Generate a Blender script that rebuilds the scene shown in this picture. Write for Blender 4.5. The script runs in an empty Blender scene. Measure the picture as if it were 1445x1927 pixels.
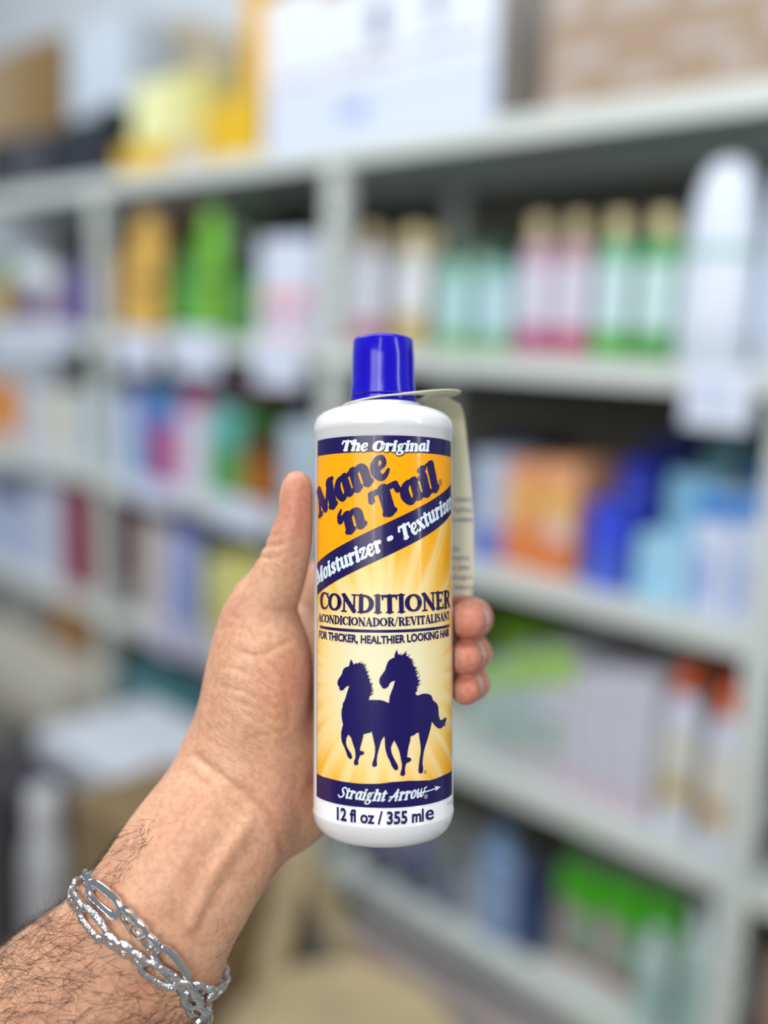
import bpy, bmesh, math, random
import numpy as np
from mathutils import Vector, Matrix
random.seed(7); rng = np.random.default_rng(7)
C = bpy.context.scene.collection
SC = bpy.context.scene

# ---------------------------------------------------------------- camera
F, CX, CY = 1800.0, 722.5, 963.5
PITCH, ROLL, YAW = math.radians(10.68), math.radians(2.32), math.radians(46.95)
EYE = Vector((0, 0, 1.60))
_f = Vector((0, math.cos(PITCH), -math.sin(PITCH))); _u = Vector((0, math.sin(PITCH), math.cos(PITCH))); _r = Vector((1, 0, 0))
RT = _r*math.cos(ROLL) + _u*math.sin(ROLL); UP = _u*math.cos(ROLL) - _r*math.sin(ROLL); FW = _f
cam = bpy.data.cameras.new('camera'); camo = bpy.data.objects.new('camera', cam); C.objects.link(camo)
camo.matrix_world = Matrix(((RT.x, UP.x, -FW.x, EYE.x), (RT.y, UP.y, -FW.y, EYE.y), (RT.z, UP.z, -FW.z, EYE.z), (0, 0, 0, 1)))
cam.sensor_fit = 'VERTICAL'; cam.sensor_height = 36; cam.sensor_width = 27
cam.lens = F/1927*36
cam.clip_start = 0.02; cam.clip_end = 60
cam.dof.use_dof = True; cam.dof.focus_distance = 0.357; cam.dof.aperture_fstop = 1.85
SC.camera = camo

# ---------------------------------------------------------------- world, lamps, exposure
SC.view_settings.view_transform = 'Standard'; SC.view_settings.look = 'None'
SC.view_settings.gamma = 1; SC.view_settings.use_curve_mapping = False
SC.view_settings.exposure = -0.34
W = bpy.data.worlds.new('world'); SC.world = W; W.use_nodes = True
W.node_tree.nodes['Background'].inputs[0].default_value = (0.86, 0.93, 1.0, 1)
W.node_tree.nodes['Background'].inputs[1].default_value = 0.38
def area(name, loc, aim, sx, sy, power, col=(1, 1, 1), spin=0):
    l = bpy.data.lights.new(name, 'AREA'); l.shape = 'RECTANGLE'; l.size = sx; l.size_y = sy; l.energy = power; l.color = col
    o = bpy.data.objects.new(name, l); C.objects.link(o); o.location = loc
    q = (Vector(aim)-Vector(loc)).to_track_quat('-Z', 'Y'); o.rotation_euler = (q @ Matrix.Rotation(spin, 3, 'Z').to_quaternion()).to_euler()
    return o
area('ceiling_light_aisle', (-0.6, 0.45, 3.0), (-0.4, 1.4, 0.9), 2.6, 0.5, 42, (0.93, 0.97, 1.0))
area('fill_light_far', (-1.9, 1.9, 3.1), (-1.2, 2.6, 0.9), 2.0, 0.5, 40, (0.93, 0.97, 1.0))  # added fill lamp, brightens the far left bays and the wall
area('ceiling_light_rear', (-0.9, -1.5, 2.3), (0, 0.4, 1.45), 1.8, 0.9, 37, (1.0, 0.95, 0.9))
area('ceiling_tube_right', (1.25, -0.30, 2.25), (0, 0.37, 1.6), 0.07, 1.2, 8, (1, 0.98, 0.95))
area('ceiling_tube_behind', (-0.36, -0.85, 2.35), (0, 0.37, 1.6), 0.03, 1.2, 4.5, (1, 0.98, 0.95))

# ---------------------------------------------------------------- helpers
def lin(c):
    f = lambda v: v/12.92 if v <= 0.04045 else ((v+0.055)/1.055)**2.4
    return tuple(f(v/255.0) for v in c) + (1,)
_mats = {}
def mat(name, rgb, rough=0.5, metal=0.0, noise=0.0, nscale=40, coat=0.0, sss=0.0, spec=0.5):
    if name in _mats: return _mats[name]
    m = bpy.data.materials.new(name); m.use_nodes = True; nt = m.node_tree; b = nt.nodes['Principled BSDF']
    b.inputs['Base Color'].default_value = lin(rgb); b.inputs['Roughness'].default_value = rough; b.inputs['Metallic'].default_value = metal
    b.inputs['Specular IOR Level'].default_value = spec
    if coat: b.inputs['Coat Weight'].default_value = coat; b.inputs['Coat Roughness'].default_value = 0.08
    if sss:
        b.inputs['Subsurface Weight'].default_value = sss; b.inputs['Subsurface Radius'].default_value = (0.006, 0.004, 0.003); b.inputs['Subsurface Scale'].default_value = 1
    if noise:
        tc = nt.nodes.new('ShaderNodeTexCoord'); n = nt.nodes.new('ShaderNodeTexNoise'); n.inputs['Scale'].default_value = nscale; n.inputs['Detail'].default_value = 4
        r = nt.nodes.new('ShaderNodeValToRGB'); c0 = lin(rgb)
        r.color_ramp.elements[0].position = 0.3; r.color_ramp.elements[1].position = 0.7
        r.color_ramp.elements[0].color = tuple(v*(1-noise) for v in c0[:3])+(1,); r.color_ramp.elements[1].color = tuple(min(1, v*(1+noise)) for v in c0[:3])+(1,)
        nt.links.new(tc.outputs['Object'], n.inputs['Vector']); nt.links.new(n.outputs['Fac'], r.inputs['Fac']); nt.links.new(r.outputs['Color'], b.inputs['Base Color'])
    _mats[name] = m; return m
def col(rgb, rough=0.45, **k): return mat('paint_%d_%d_%d_%d' % (*rgb, int(rough*100)), rgb, rough, **k)
def tag(o, label=None, cat=None, group=None, kind=None):
    if label: o['label'] = label
    if cat: o['category'] = cat
    if group: o['group'] = group
    if kind: o['kind'] = kind
    return o
def empty(name, mw=None, parent=None):
    o = bpy.data.objects.new(name, None); C.objects.link(o); o.empty_display_size = 0.02
    if parent: o.parent = parent
    if mw is not None: o.matrix_basis = mw
    return o
def build(name, bm, m, parent=None, mw=None, smooth=True, ang=40):
    me = bpy.data.meshes.new(name); bm.normal_update(); bm.to_mesh(me); bm.free()
    for x in (m if isinstance(m, (list, tuple)) else [m]): me.materials.append(x)
    o = bpy.data.objects.new(name, me); C.objects.link(o)
    if parent: o.parent = parent
    if mw is not None: o.matrix_basis = mw
    if smooth:
        for p in me.polygons: p.use_smooth = True
        try: me.set_sharp_from_angle(angle=math.radians(ang))
        except Exception: pass
    return o
def box(bm, x0, x1, y0, y1, z0, z1, bev=0.0, mi=0):
    r = bmesh.ops.create_cube(bm, size=1); vs = r['verts']
    for v in vs: v.co = Vector((x0+(v.co.x+.5)*(x1-x0), y0+(v.co.y+.5)*(y1-y0), z0+(v.co.z+.5)*(z1-z0)))
    fs = set(f for v in vs for f in v.link_faces)
    for f in fs: f.material_index = mi
    if bev > 0:
        es = list(set(e for v in vs for e in v.link_edges))
        bmesh.ops.bevel(bm, geom=es, offset=bev, segments=2, affect='EDGES', profile=0.5)
def lathe(bm, prof, n=32, sx=1, sy=1, x=0, y=0, a0=0, a1=2*math.pi, mi=0, cap=True):
    full = abs(a1-a0-2*math.pi) < 1e-6; k = n if full else n+1
    rings = []
    for r, z in prof:
        rings.append([bm.verts.new((x+sx*r*math.cos(a0+(a1-a0)*i/n), y+sy*r*math.sin(a0+(a1-a0)*i/n), z)) for i in range(k)])
    for a, b in zip(rings[:-1], rings[1:]):
        for i in range(k if full else k-1):
            j = (i+1) % k; f = bm.faces.new((a[i], a[j], b[j], b[i])); f.material_index = mi
    if cap and full:
        for rg, rev in ((rings[0], True), (rings[-1], False)):
            f = bm.faces.new(rg[::-1] if rev else rg); f.material_index = mi
    return rings

# ---------------------------------------------------------------- frame of the held bottle: x right, y away, z along its axis, origin at its base
_ax = (UP + 0.043*FW).normalized(); _ay = (FW - 0.043*UP).normalized()
BASE = EYE + RT*(-0.0003) + UP*(-0.0314) + FW*0.378 + (UP+0.043*FW)*(-0.0936)
M = Matrix(((RT.x, _ay.x, _ax.x, BASE.x), (RT.y, _ay.y, _ax.y, BASE.y), (RT.z, _ay.z, _ax.z, BASE.z), (0, 0, 0, 1)))
MI = M.inverted(); EH = MI @ EYE
def rayh(px, py): return (MI.to_3x3() @ (RT*((px-CX)/F) + UP*((CY-py)/F) + FW))
def hp(px, py, y):
    d = rayh(px, py); p = EH + d*((y-EH.y)/d.y); return np.array((p.x, p.y, p.z))*1000
def lab(px, py, R=27.6):
    d = rayh(px, py)*1.0; o = EH*1000
    a = d.x*d.x+d.y*d.y; b = 2*(o.x*d.x+o.y*d.y); c = o.x**2+o.y**2-R*R
    q = max(b*b-4*a*c, 0); t = (-b-math.sqrt(q))/(2*a); p = o+d*t
    return (R*math.atan2(p.x, -p.y), p.z)
def proj(P):  # H frame metres -> pixels (used to find where a fold lies on the skin)
    Mn = np.array(M); w = P@Mn[:3, :3].T+Mn[:3, 3]-np.array(EYE)
    x = w@np.array(RT); y = w@np.array(UP); z = w@np.array(FW)
    return CX+F*x/z, CY-F*y/z
# ================================================================ the held bottle
def mm(prof): return [(r/1000, z/1000) for r, z in prof]
white_plastic = mat('white_plastic', (230, 232, 236), 0.22, coat=0.3, sss=0.15)
cap_blue = mat('blue_cap_plastic', (18, 0, 182), 0.2, coat=0.25, spec=.3)
navy = mat('navy_ink', (26, 12, 84), 0.3, coat=0.2, spec=.3)
dark_line = mat('dark_outline_ink', (40, 20, 60), 0.35)
label_white = mat('label_white_ink', (226, 240, 250), 0.3, coat=0.4)

bottle = empty('conditioner_bottle', M)
tag(bottle, 'white conditioner bottle with blue cap and orange horse label, held up in the hand', 'bottle')
bm = bmesh.new()
R = 27.5
prof = [(0.1, 1.6), (14, 1.2), (17.5, 0.2), (20.5, 0.0), (23.2, 1.0), (25.6, 3.2), (27.0, 6.0), (27.5, 9.0), (27.5, 9.6), (27.25, 9.9), (27.25, 155.6), (27.6, 156.1), (27.6, 158.2), (27.3, 160.2), (26.3, 162.2), (24.4, 163.8), (20.5, 165.4), (16.5, 166.4), (15.2, 166.8), (15.0, 167.6), (11.8, 167.8), (11.8, 172), (0.1, 172)]
lathe(bm, mm(prof), 96); build('body', bm, white_plastic, bottle, ang=60)
bm = bmesh.new()
lathe(bm, mm([(0.1, 171.5), (12.4, 171.5), (12.9, 171.2), (12.95, 172), (12.5, 176), (12.35, 186), (12.0, 193.0), (11.6, 193.8), (10.8, 194.1), (9.5, 193.6), (0.1, 193.4)]), 72)
build('cap', bm, cap_blue, bottle, ang=60)
bm = bmesh.new()   # tamper ring under the tag collar
lathe(bm, mm([(11.9, 167.9), (13.0, 168.0), (13.3, 168.6), (13.2, 170.2), (12.4, 170.9), (11.9, 171.2)]), 64); build('neck_ring', bm, cap_blue, bottle)

# ---- flat label coordinates -> wrapped on the bottle
RL = 27.27
def wrap(bm, lift):
    xs = [v.co.x for v in bm.verts]
    if not xs: return
    x = math.ceil(min(xs)/1.6)*1.6
    while x < max(xs):
        bmesh.ops.bisect_plane(bm, geom=bm.verts[:]+bm.edges[:]+bm.faces[:], plane_co=(x, 0, 0), plane_no=(1, 0, 0)); x += 1.6
    r = RL+lift
    for v in bm.verts:
        s, t = v.co.x, v.co.y; a = s/RL
        v.co = Vector((r*math.sin(a), -r*math.cos(a), t))/1000
def poly(bm, pts):
    f = bm.faces.new([bm.verts.new((x, y, 0)) for x, y in pts])
    if f.normal.z < 0 or sum(pts[i][0]*pts[(i+1) % len(pts)][1]-pts[(i+1) % len(pts)][0]*pts[i][1] for i in range(len(pts))) < 0: f.normal_flip()
    return f
def polyfill(bm, pts):
    from mathutils.geometry import tessellate_polygon
    V = [bm.verts.new((x, y, 0)) for x, y in pts]
    for t in tessellate_polygon([[Vector((x, y, 0)) for x, y in pts]]):
        f = bm.faces.new([V[i] for i in t]); f.normal_update()
        if f.normal.z < 0: f.normal_flip()
def cr(P, n=6):
    P = [np.array(p, float) for p in P]
    if len(P) < 3: return [P[0]+(P[-1]-P[0])*k/n for k in range(n+1)]
    Q = [2*P[0]-P[1]]+P+[2*P[-1]-P[-2]]; out = []
    for i in range(1, len(Q)-2):
        a, b, c, d = Q[i-1:i+3]
        for k in range(n):
            t = k/n; out.append(0.5*((2*b)+(-a+c)*t+(2*a-5*b+4*c-d)*t*t+(-a+3*b-3*c+d)*t**3))
    out.append(P[-1]); return out
def stroke(pts, tf, out, n=5, curve=True, caps=True):
    """pts (x, y, w); out collects polygons in flat label space"""
    S = cr(pts, n) if curve else [np.array(p, float) for p in pts]
    L, Rr = [], []
    for i, p in enumerate(S):
        a = S[max(i-1, 0)][:2]; b = S[min(i+1, len(S)-1)][:2]; d = b-a; l = np.hypot(*d) or 1; nrm = np.array((-d[1], d[0]))/l*p[2]/2
        L.append(p[:2]+nrm); Rr.append(p[:2]-nrm)
    for i in range(len(S)-1):
        out.append([tf(*L[i]), tf(*Rr[i]), tf(*Rr[i+1]), tf(*L[i+1])])
    if caps:
        for p in (S[0], S[-1]):
            out.append([tf(p[0]+p[2]/2*math.cos(k*math.pi/6), p[1]+p[2]/2*math.sin(k*math.pi/6)) for k in range(12)])
def disc(x, y, r, tf, out): out.append([tf(x+r*math.cos(k*math.pi/8), y+r*math.sin(k*math.pi/8)) for k in range(16)])
def ring(cx, cy, rx, ry, wx, wy):
    return [(cx+rx*math.cos(a), cy+ry*math.sin(a), wy+(wx-wy)*abs(math.cos(a))**1.5) for a in [k*math.pi/8 for k in range(17)]]
# fat rounded italic letters: x-height 1
FT = (0.04, 0.10, 0.15)
G = {}
def g(ch, w, strokes, dots=()): G[ch] = (w, strokes, dots)
g('n', 1.12, [[(.26, .88, .34), (.26, .12, .34)], [(.04, .07, .15), (.48, .07, .15)], [(.0, .86, .16), (.22, .93, .2)], [(.36, .66, .14), (.6, .9, .22), (.82, .72, .34), (.84, .4, .34), (.84, .12, .34)], [(.66, .07, .15), (1.08, .07, .15)]])
g('h', 1.12, [[(.26, 1.42, .34), (.26, .12, .34)], [(.02, 1.46, .15), (.24, 1.5, .15)], [(.04, .07, .15), (.48, .07, .15)], [(.36, .66, .14), (.6, .9, .22), (.82, .72, .34), (.84, .4, .34), (.84, .12, .34)], [(.66, .07, .15), (1.08, .07, .15)]])
g('a', 1.04, [[(.74, .74, .2), (.52, .93, .2), (.26, .72, .3), (.2, .42, .34), (.34, .1, .24), (.56, .14, .18), (.72, .36, .2)], [(.78, .9, .3), (.78, .22, .32), (.9, .08, .2), (1.03, .16, .12)]])
g('e', .92, [[(.3, .46, .13), (.52, .5, .15), (.7, .62, .18), (.66, .86, .2), (.46, .93, .18), (.24, .72, .3), (.19, .4, .34), (.38, .08, .24), (.62, .1, .18), (.82, .28, .12)]])
g('i', .56, [[(.26, .88, .34), (.26, .12, .34)], [(.04, .07, .15), (.5, .07, .15)], [(.02, .86, .16), (.24, .92, .2)]], [(.28, 1.3, .2)])
g('l', .56, [[(.26, 1.42, .34), (.26, .12, .34)], [(.04, .07, .15), (.5, .07, .15)], [(.02, 1.46, .15), (.24, 1.5, .15)]])
g('t', .66, [[(.28, 1.22, .3), (.27, .24, .33), (.4, .07, .22), (.62, .2, .12)], [(.02, .88, .17), (.6, .88, .17)]])
g('r', .84, [[(.26, .88, .34), (.26, .12, .34)], [(.04, .07, .15), (.5, .07, .15)], [(.0, .86, .16), (.24, .93, .2)], [(.36, .64, .14), (.52, .86, .2), (.66, .8, .32)]])
g('u', 1.1, [[(.24, .88, .33), (.24, .32, .34), (.42, .08, .22), (.66, .24, .16)], [(.02, .88, .16), (.22, .92, .18)], [(.8, .88, .33), (.8, .14, .33)], [(.62, .88, .15), (.8, .92, .15)], [(.8, .07, .15), (1.02, .07, .15)]])
g('s', .8, [[(.66, .72, .22), (.42, .93, .18), (.2, .74, .26), (.4, .5, .3), (.6, .28, .27), (.38, .07, .18), (.12, .22, .24)]])
g('z', .82, [[(.12, .68, .2), (.14, .86, .2), (.68, .86, .2)], [(.66, .84, .2), (.14, .14, .2)], [(.12, .13, .2), (.66, .13, .2), (.72, .32, .18)]])
g('x', .96, [[(.18, .86, .32), (.74, .14, .32)], [(.76, .88, .13), (.16, .1, .13)], [(.0, .9, .13), (.34, .9, .13)], [(.58, .9, .13), (.92, .9, .13)], [(.0, .07, .13), (.34, .07, .13)], [(.58, .07, .13), (.94, .07, .13)]])
g('o', .96, [ring(.46, .5, .29, .42, .34, .17)])
g('g', .98, [ring(.4, .62, .2, .27, .28, .14), [(.6, .84, .12), (.84, .96, .2)], [(.3, .32, .13), (.22, .16, .2), (.5, .1, .24), (.78, -.08, .26), (.6, -.34, .15), (.26, -.36, .15), (.12, -.18, .2), (.26, .06, .14)]])
g('M', 1.75, [[(.3, 1.2, .2), (.2, .1, .2)], [(.3, 1.28, .42), (.78, .2, .34)], [(.82, .14, .16), (1.28, 1.25, .2)], [(1.36, 1.26, .42), (1.4, .14, .42)], [(.02, .07, .16), (.42, .07, .16)], [(.04, 1.34, .14), (.3, 1.34, .14)], [(1.12, .07, .16), (1.68, .07, .16)], [(1.4, 1.34, .14), (1.66, 1.34, .14)]])
g('T', 1.4, [[(.7, 1.26, .42), (.68, .14, .42)], [(.12, 1.28, .24), (.7, 1.27, .2), (1.28, 1.28, .24)], [(.1, 1.26, .2), (.06, .96, .24)], [(1.28, 1.26, .2), (1.34, .96, .24)], [(.4, .07, .16), (.98, .07, .16)]])
g('O', 1.42, [ring(.68, .7, .46, .6, .42, .2)])
g('-', .62, [[(.16, .42, .3), (.46, .42, .3)]])
g("'", .5, [[(.34, 1.44, .1), (.16, 1.22, .2), (.2, 1.02, .34)]])
g(' ', .5, [])
g('S', 1.05, [[(.98, 1.2, .2), (.7, 1.36, .2), (.34, 1.16, .24), (.5, .82, .28), (.78, .5, .28), (.6, .12, .24), (.22, .04, .2), (-.1, .26, .2)]])
g('A', 1.3, [[(.1, .12, .24), (.1, .0, .2), (.42, .5, .22), (.86, 1.3, .24)], [(.86, 1.36, .3), (.92, .7, .3), (.98, .06, .28)], [(-.02, .5, .18), (.5, .56, .18), (1.16, .52, .16)]])
g('w', 1.3, [[(.1, .9, .28), (.2, .2, .28), (.42, .1, .2), (.62, .5, .2), (.66, .9, .22)], [(.64, .8, .24), (.72, .18, .26), (.96, .1, .2), (1.16, .5, .2), (1.2, .92, .22), (1.5, 1.0, .15)]])
# bold serif capitals: height 1
K = {}
def k(ch, w, strokes): K[ch] = (w, strokes, ())
sf = lambda x0, x1, y: [(x0, y, .07), (x1, y, .07)]
k('O', .98, [ring(.48, .5, .37, .43, .21, .09)])
k('C', .86, [[(.8, .76, .11), (.66, .9, .09), (.44, .93, .1), (.19, .74, .2), (.14, .45, .22), (.26, .15, .18), (.5, .06, .1), (.7, .12, .08), (.82, .28, .06)], [(.8, .96, .06), (.8, .7, .08)]])
k('N', .98, [[(.19, .92, .08), (.19, .06, .09)], [(.17, .92, .2), (.8, .08, .2)], [(.8, .94, .08), (.8, .06, .09)], sf(.04, .34, .03), sf(.66, .95, .97), sf(.03, .2, .97)])
k('D', .92, [[(.22, .94, .19), (.22, .06, .19)], sf(.06, .4, .97), sf(.06, .4, .03), [(.3, .95, .09), (.56, .9, .12), (.76, .66, .2), (.76, .34, .2), (.56, .1, .12), (.3, .05, .09)]])
k('I', .44, [[(.22, .94, .2), (.22, .06, .2)], sf(.05, .39, .97), sf(.05, .39, .03)])
k('T', .82, [[(.41, .92, .2), (.41, .06, .2)], [(.05, .93, .12), (.77, .93, .12)], [(.05, .93, .08), (.04, .74, .06)], [(.77, .93, .08), (.78, .74, .06)], sf(.24, .58, .03)])
k('E', .76, [[(.22, .94, .19), (.22, .06, .19)], [(.08, .94, .1), (.66, .94, .1)], [(.66, .94, .07), (.68, .78, .06)], [(.2, .5, .09), (.5, .5, .09)], [(.52, .6, .06), (.52, .4, .06)], [(.08, .06, .1), (.68, .06, .1)], [(.68, .06, .07), (.72, .26, .06)]])
k('R', .88, [[(.22, .94, .19), (.22, .06, .19)], sf(.06, .4, .97), sf(.06, .4, .03), [(.3, .95, .09), (.54, .93, .1), (.68, .74, .19), (.54, .54, .1), (.3, .5, .09)], [(.46, .5, .18), (.72, .08, .2)], sf(.66, .88, .03)])
k('A', .92, [[(.14, .06, .08), (.42, .92, .09)], [(.44, .96, .16), (.74, .06, .22)], [(.24, .34, .08), (.6, .34, .08)], sf(.02, .28, .03), sf(.58, .9, .03)])
k('S', .68, [[(.58, .76, .08), (.46, .93, .09), (.24, .93, .1), (.14, .72, .18), (.34, .52, .2), (.55, .28, .19), (.4, .06, .1), (.2, .07, .09), (.08, .26, .07)]])
k('V', .9, [[(.16, .94, .2), (.46, .06, .18)], [(.78, .94, .08), (.48, .06, .09)], sf(.0, .34, .97), sf(.64, .92, .97)])
k('L', .74, [[(.22, .94, .19), (.22, .06, .19)], sf(.06, .4, .97), [(.08, .06, .1), (.66, .06, .1)], [(.66, .06, .07), (.7, .28, .06)]])
k('/', .5, [[(.08, -.04, .08), (.42, 1.04, .08)]])
k(' ', .3, [])
def baseline(pxs):
    P = [np.array(lab(*p)) for p in pxs]; S = np.array(cr(P, 12)); d = np.hypot(*np.diff(S, axis=0).T); cum = np.concatenate([[0], np.cumsum(d)])
    def at(u):
        u = min(max(u, 0), cum[-1]); i = min(int(np.searchsorted(cum, u, side='right'))-1, len(S)-2); a = (S[i+1]-S[i])/d[i]
        return S[i]+a*(u-cum[i]), a
    return at, cum[-1]
def layout(text, font, pxs, size, shear=0.0, tilt=1.0, out=None, wscale=1.0, bold=1.0):
    """letters of height size (mm) spread along a curved baseline"""
    out = [] if out is None else out
    at, L = baseline(pxs); tot = sum(font[c][0] for c in text); sx = L/tot; u = 0
    for c in text:
        w, st, dots = font[c]; p, a = at(u+w*sx/2); ang = math.atan2(a[1], a[0])*tilt; ca, sa = math.cos(ang), math.sin(ang)
        def tf(x, y, p=p, w=w, ca=ca, sa=sa):
            if font is G and c in 'MTOSA': y *= .89
            elif font is G and c != "'" and y > 1: y = 1+(y-1)*.62
            X = (x-w/2)*sx+y*shear*size; Y = y*size; return (p[0]+X*ca-Y*sa, p[1]+X*sa+Y*ca)
        if font is G and bold > 1.1:      # soft rounded feet instead of thin serifs
            st = [[((a[0][0]+a[1][0])/2+(q[0]-(a[0][0]+a[1][0])/2)*.74, q[1]+.03, q[2]*1.35) for q in a] if (len(a) == 2 and max(q[2] for q in a) <= .17 and a[0][1] == a[1][1]) else a for a in st]
        for s_ in st: stroke([(q[0], q[1], q[2]*bold) for q in s_], tf, out, curve=len(s_) > 2)
        for d in dots: disc(d[0], d[1], d[2]*bold, tf, out)
        u += w*sx
    return out
def fonttext(text, pxs, size, bold=0.0, out=None, spacing=1.0):
    """plain sans writing, spread along a baseline"""
    at, L = baseline(pxs); cu = bpy.data.curves.new('t', 'FONT'); cu.body = text; cu.size = 1; cu.offset = bold; cu.resolution_u = 3; cu.space_character = spacing
    ob = bpy.data.objects.new('t', cu); C.objects.link(ob); dg = bpy.context.evaluated_depsgraph_get(); me = bpy.data.meshes.new_from_object(ob.evaluated_get(dg))
    V = np.array([v.co[:2] for v in me.vertices]); x0, x1 = V[:, 0].min(), V[:, 0].max(); sx = L/(x1-x0)
    for p in me.polygons:
        q = []
        for i in p.vertices:
            P, a = at((V[i, 0]-x0)*sx); ca, sa = a; y = V[i, 1]*size/0.73; q.append((P[0]-y*sa, P[1]+y*ca))
        out.append(q)
    bpy.data.objects.remove(ob); bpy.data.curves.remove(cu); bpy.data.meshes.remove(me)
def mesh_polys(name, polys, m, parent, lift):
    bm = bmesh.new()
    for p in polys:
        try: poly(bm, p)
        except Exception: pass
    wrap(bm, lift); return build(name, bm, m, parent, smooth=False)

# ---- label ground: orange field fading into cream sun rays (a printed pattern)
S0, S1 = lab(596.5, 1100)[0], lab(850, 1100)[0]
def tline(pxs, n=24):
    P = np.array([lab(*p) for p in pxs]); c = np.polyfit(P[:, 0], P[:, 1], min(3, len(P)-1)); xs = np.linspace(S0, S1, n); return list(zip(xs, np.polyval(c, xs)))
T_top = lab(722, 819)[1]; T_bot = lab(722, 1521)[1]
sun = bpy.data.materials.new('label_sunburst'); sun.use_nodes = True; nt = sun.node_tree; B = nt.nodes['Principled BSDF']
B.inputs['Roughness'].default_value = 0.25; B.inputs['Specular IOR Level'].default_value = .25; B.inputs['Coat Weight'].default_value = 0.2; B.inputs['Coat Roughness'].default_value = 0.12
def N(t, **k):
    n = nt.nodes.new(t)
    for a, b in k.items(): setattr(n, a, b)
    return n
def mth(op, a, b=None, c=None, clamp=False):
    n = N('ShaderNodeMath', operation=op, use_clamp=clamp)
    for i, v in enumerate((a, b, c)):
        if v is None: continue
        if isinstance(v, (int, float)): n.inputs[i].default_value = v
        else: nt.links.new(v, n.inputs[i])
    return n.outputs[0]
uv = N('ShaderNodeUVMap'); uv.uv_map = 'flat'; sp = N('ShaderNodeSeparateXYZ'); nt.links.new(uv.outputs[0], sp.inputs[0])
cs, ct = lab(722, 1275)
dx = mth('SUBTRACT', sp.outputs[0], cs/100); dy = mth('SUBTRACT', sp.outputs[1], ct/100)
angn = mth('ARCTAN2', dy, dx); dyq = mth('MULTIPLY', dy, 0.82)
rad = mth('SQRT', mth('ADD', mth('MULTIPLY', dx, dx), mth('MULTIPLY', dyq, dyq)))
wob = N('ShaderNodeTexNoise', noise_dimensions='1D'); nt.links.new(mth('MULTIPLY', angn, 2.0), wob.inputs['W']); wob.inputs['Scale'].default_value = 2.5
ray = mth('ADD', mth('MULTIPLY', mth('SINE', mth('ADD', mth('MULTIPLY', angn, 27.0), mth('MULTIPLY', wob.outputs[0], 7.0))), 0.5), 0.5)
ray = mth('MULTIPLY', ray, mth('MULTIPLY_ADD', rad, 2.2, -0.15, clamp=True))
base_fac = mth('MULTIPLY_ADD', rad, 2.8, -0.36, clamp=True)
fac = mth('SUBTRACT', base_fac, mth('MULTIPLY', ray, mth('MULTIPLY_ADD', base_fac, 0.42, 0.12)), clamp=True)
rampn = N('ShaderNodeValToRGB'); nt.links.new(fac, rampn.inputs[0]); e = rampn.color_ramp.elements
e[0].color = lin((240, 233, 196)); e[1].color = lin((255, 176, 0)); e[1].position = 0.95
e.new(0.35).color = lin((251, 222, 150)); e.new(0.65).color = lin((250, 190, 66))
nt.links.new(rampn.outputs[0], B.inputs['Base Color'])
orange = mat('label_orange_ink', (255, 172, 0), 0.3, coat=0.2, spec=.2)
sw_up = tline([(593, 1066), (639, 1029), (672, 1010), (705, 996), (745, 978), (783, 958), (820, 936), (849, 911)])
sw_lo = tline([(594, 1122), (626, 1099), (665, 1073), (718, 1049), (755, 1034), (783, 1019), (823, 992), (849, 965)])
bm = bmesh.new()
bt = T_top-0.4; bb = lab(722, 1470)[1]-8
def quadstrip(bm, up, lo, mi):
    fs = []
    for (a, b), (c, d) in zip(zip(up[:-1], up[1:]), zip(lo[:-1], lo[1:])):
        f = bm.faces.new([bm.verts.new((*p, 0)) for p in (c, d, b, a)]); f.material_index = mi; fs.append(f)
flat = lambda t: [(x, t) for x in np.linspace(S0, S1, 24)]
quadstrip(bm, flat(bt), sw_lo, 1); quadstrip(bm, sw_lo, flat(bb), 0)
bmesh.ops.remove_doubles(bm, verts=bm.verts, dist=1e-4)
x = math.ceil(S0/1.6)*1.6
while x < S1:
    bmesh.ops.bisect_plane(bm, geom=bm.verts[:]+bm.edges[:]+bm.faces[:], plane_co=(x, 0, 0), plane_no=(1, 0, 0)); x += 1.6
uvl = bm.loops.layers.uv.new('flat')
for f in bm.faces:
    for l in f.loops: l[uvl].uv = (l.vert.co.x/100, l.vert.co.y/100)
for v in bm.verts:
    s, t = v.co.x, v.co.y; a = s/RL; v.co = Vector(((RL+.05)*math.sin(a), -(RL+.05)*math.cos(a), t))/1000
label = build('label', bm, [sun, orange], bottle, smooth=True)
tag(label, 'orange and cream wraparound front label')
# ---- navy bands
def band(name, up, lo_):
    bm = bmesh.new(); quadstrip(bm, up, lo_, 0); bmesh.ops.remove_doubles(bm, verts=bm.verts, dist=1e-4)
    for f in bm.faces:
        f.normal_update()
        if f.normal.z < 0: f.normal_flip()
    wrap(bm, .10); return build(name, bm, navy, label, smooth=True)
band('navy_band', flat(T_top), flat(lab(722, 850)[1])); band('navy_band', sw_up, sw_lo)
bandup = [lab(*p) for p in ((598, 1458), (607, 1462), (615, 1464), (630, 1468), (647, 1471.5), (680, 1475), (713, 1475), (740, 1471.5), (770, 1469.5), (800, 1469), (808, 1469), (820, 1465.5), (835, 1459), (849, 1452))]
bu = [(S0, bandup[0][1]+.2)]+bandup[1:-1]+[(S1, bandup[-1][1])]
band('navy_band', bu, [(p[0], T_bot) for p in bu])
rl = tline([(597, 1178), (660, 1186), (728, 1189), (790, 1185), (847, 1177)]); rl = [p for p in rl if p[0] < S1-.8 and p[0] > S0+.6]
band('navy_rule', [(x, y+.55) for x, y in rl], [(x, y-.55) for x, y in rl])
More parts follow.
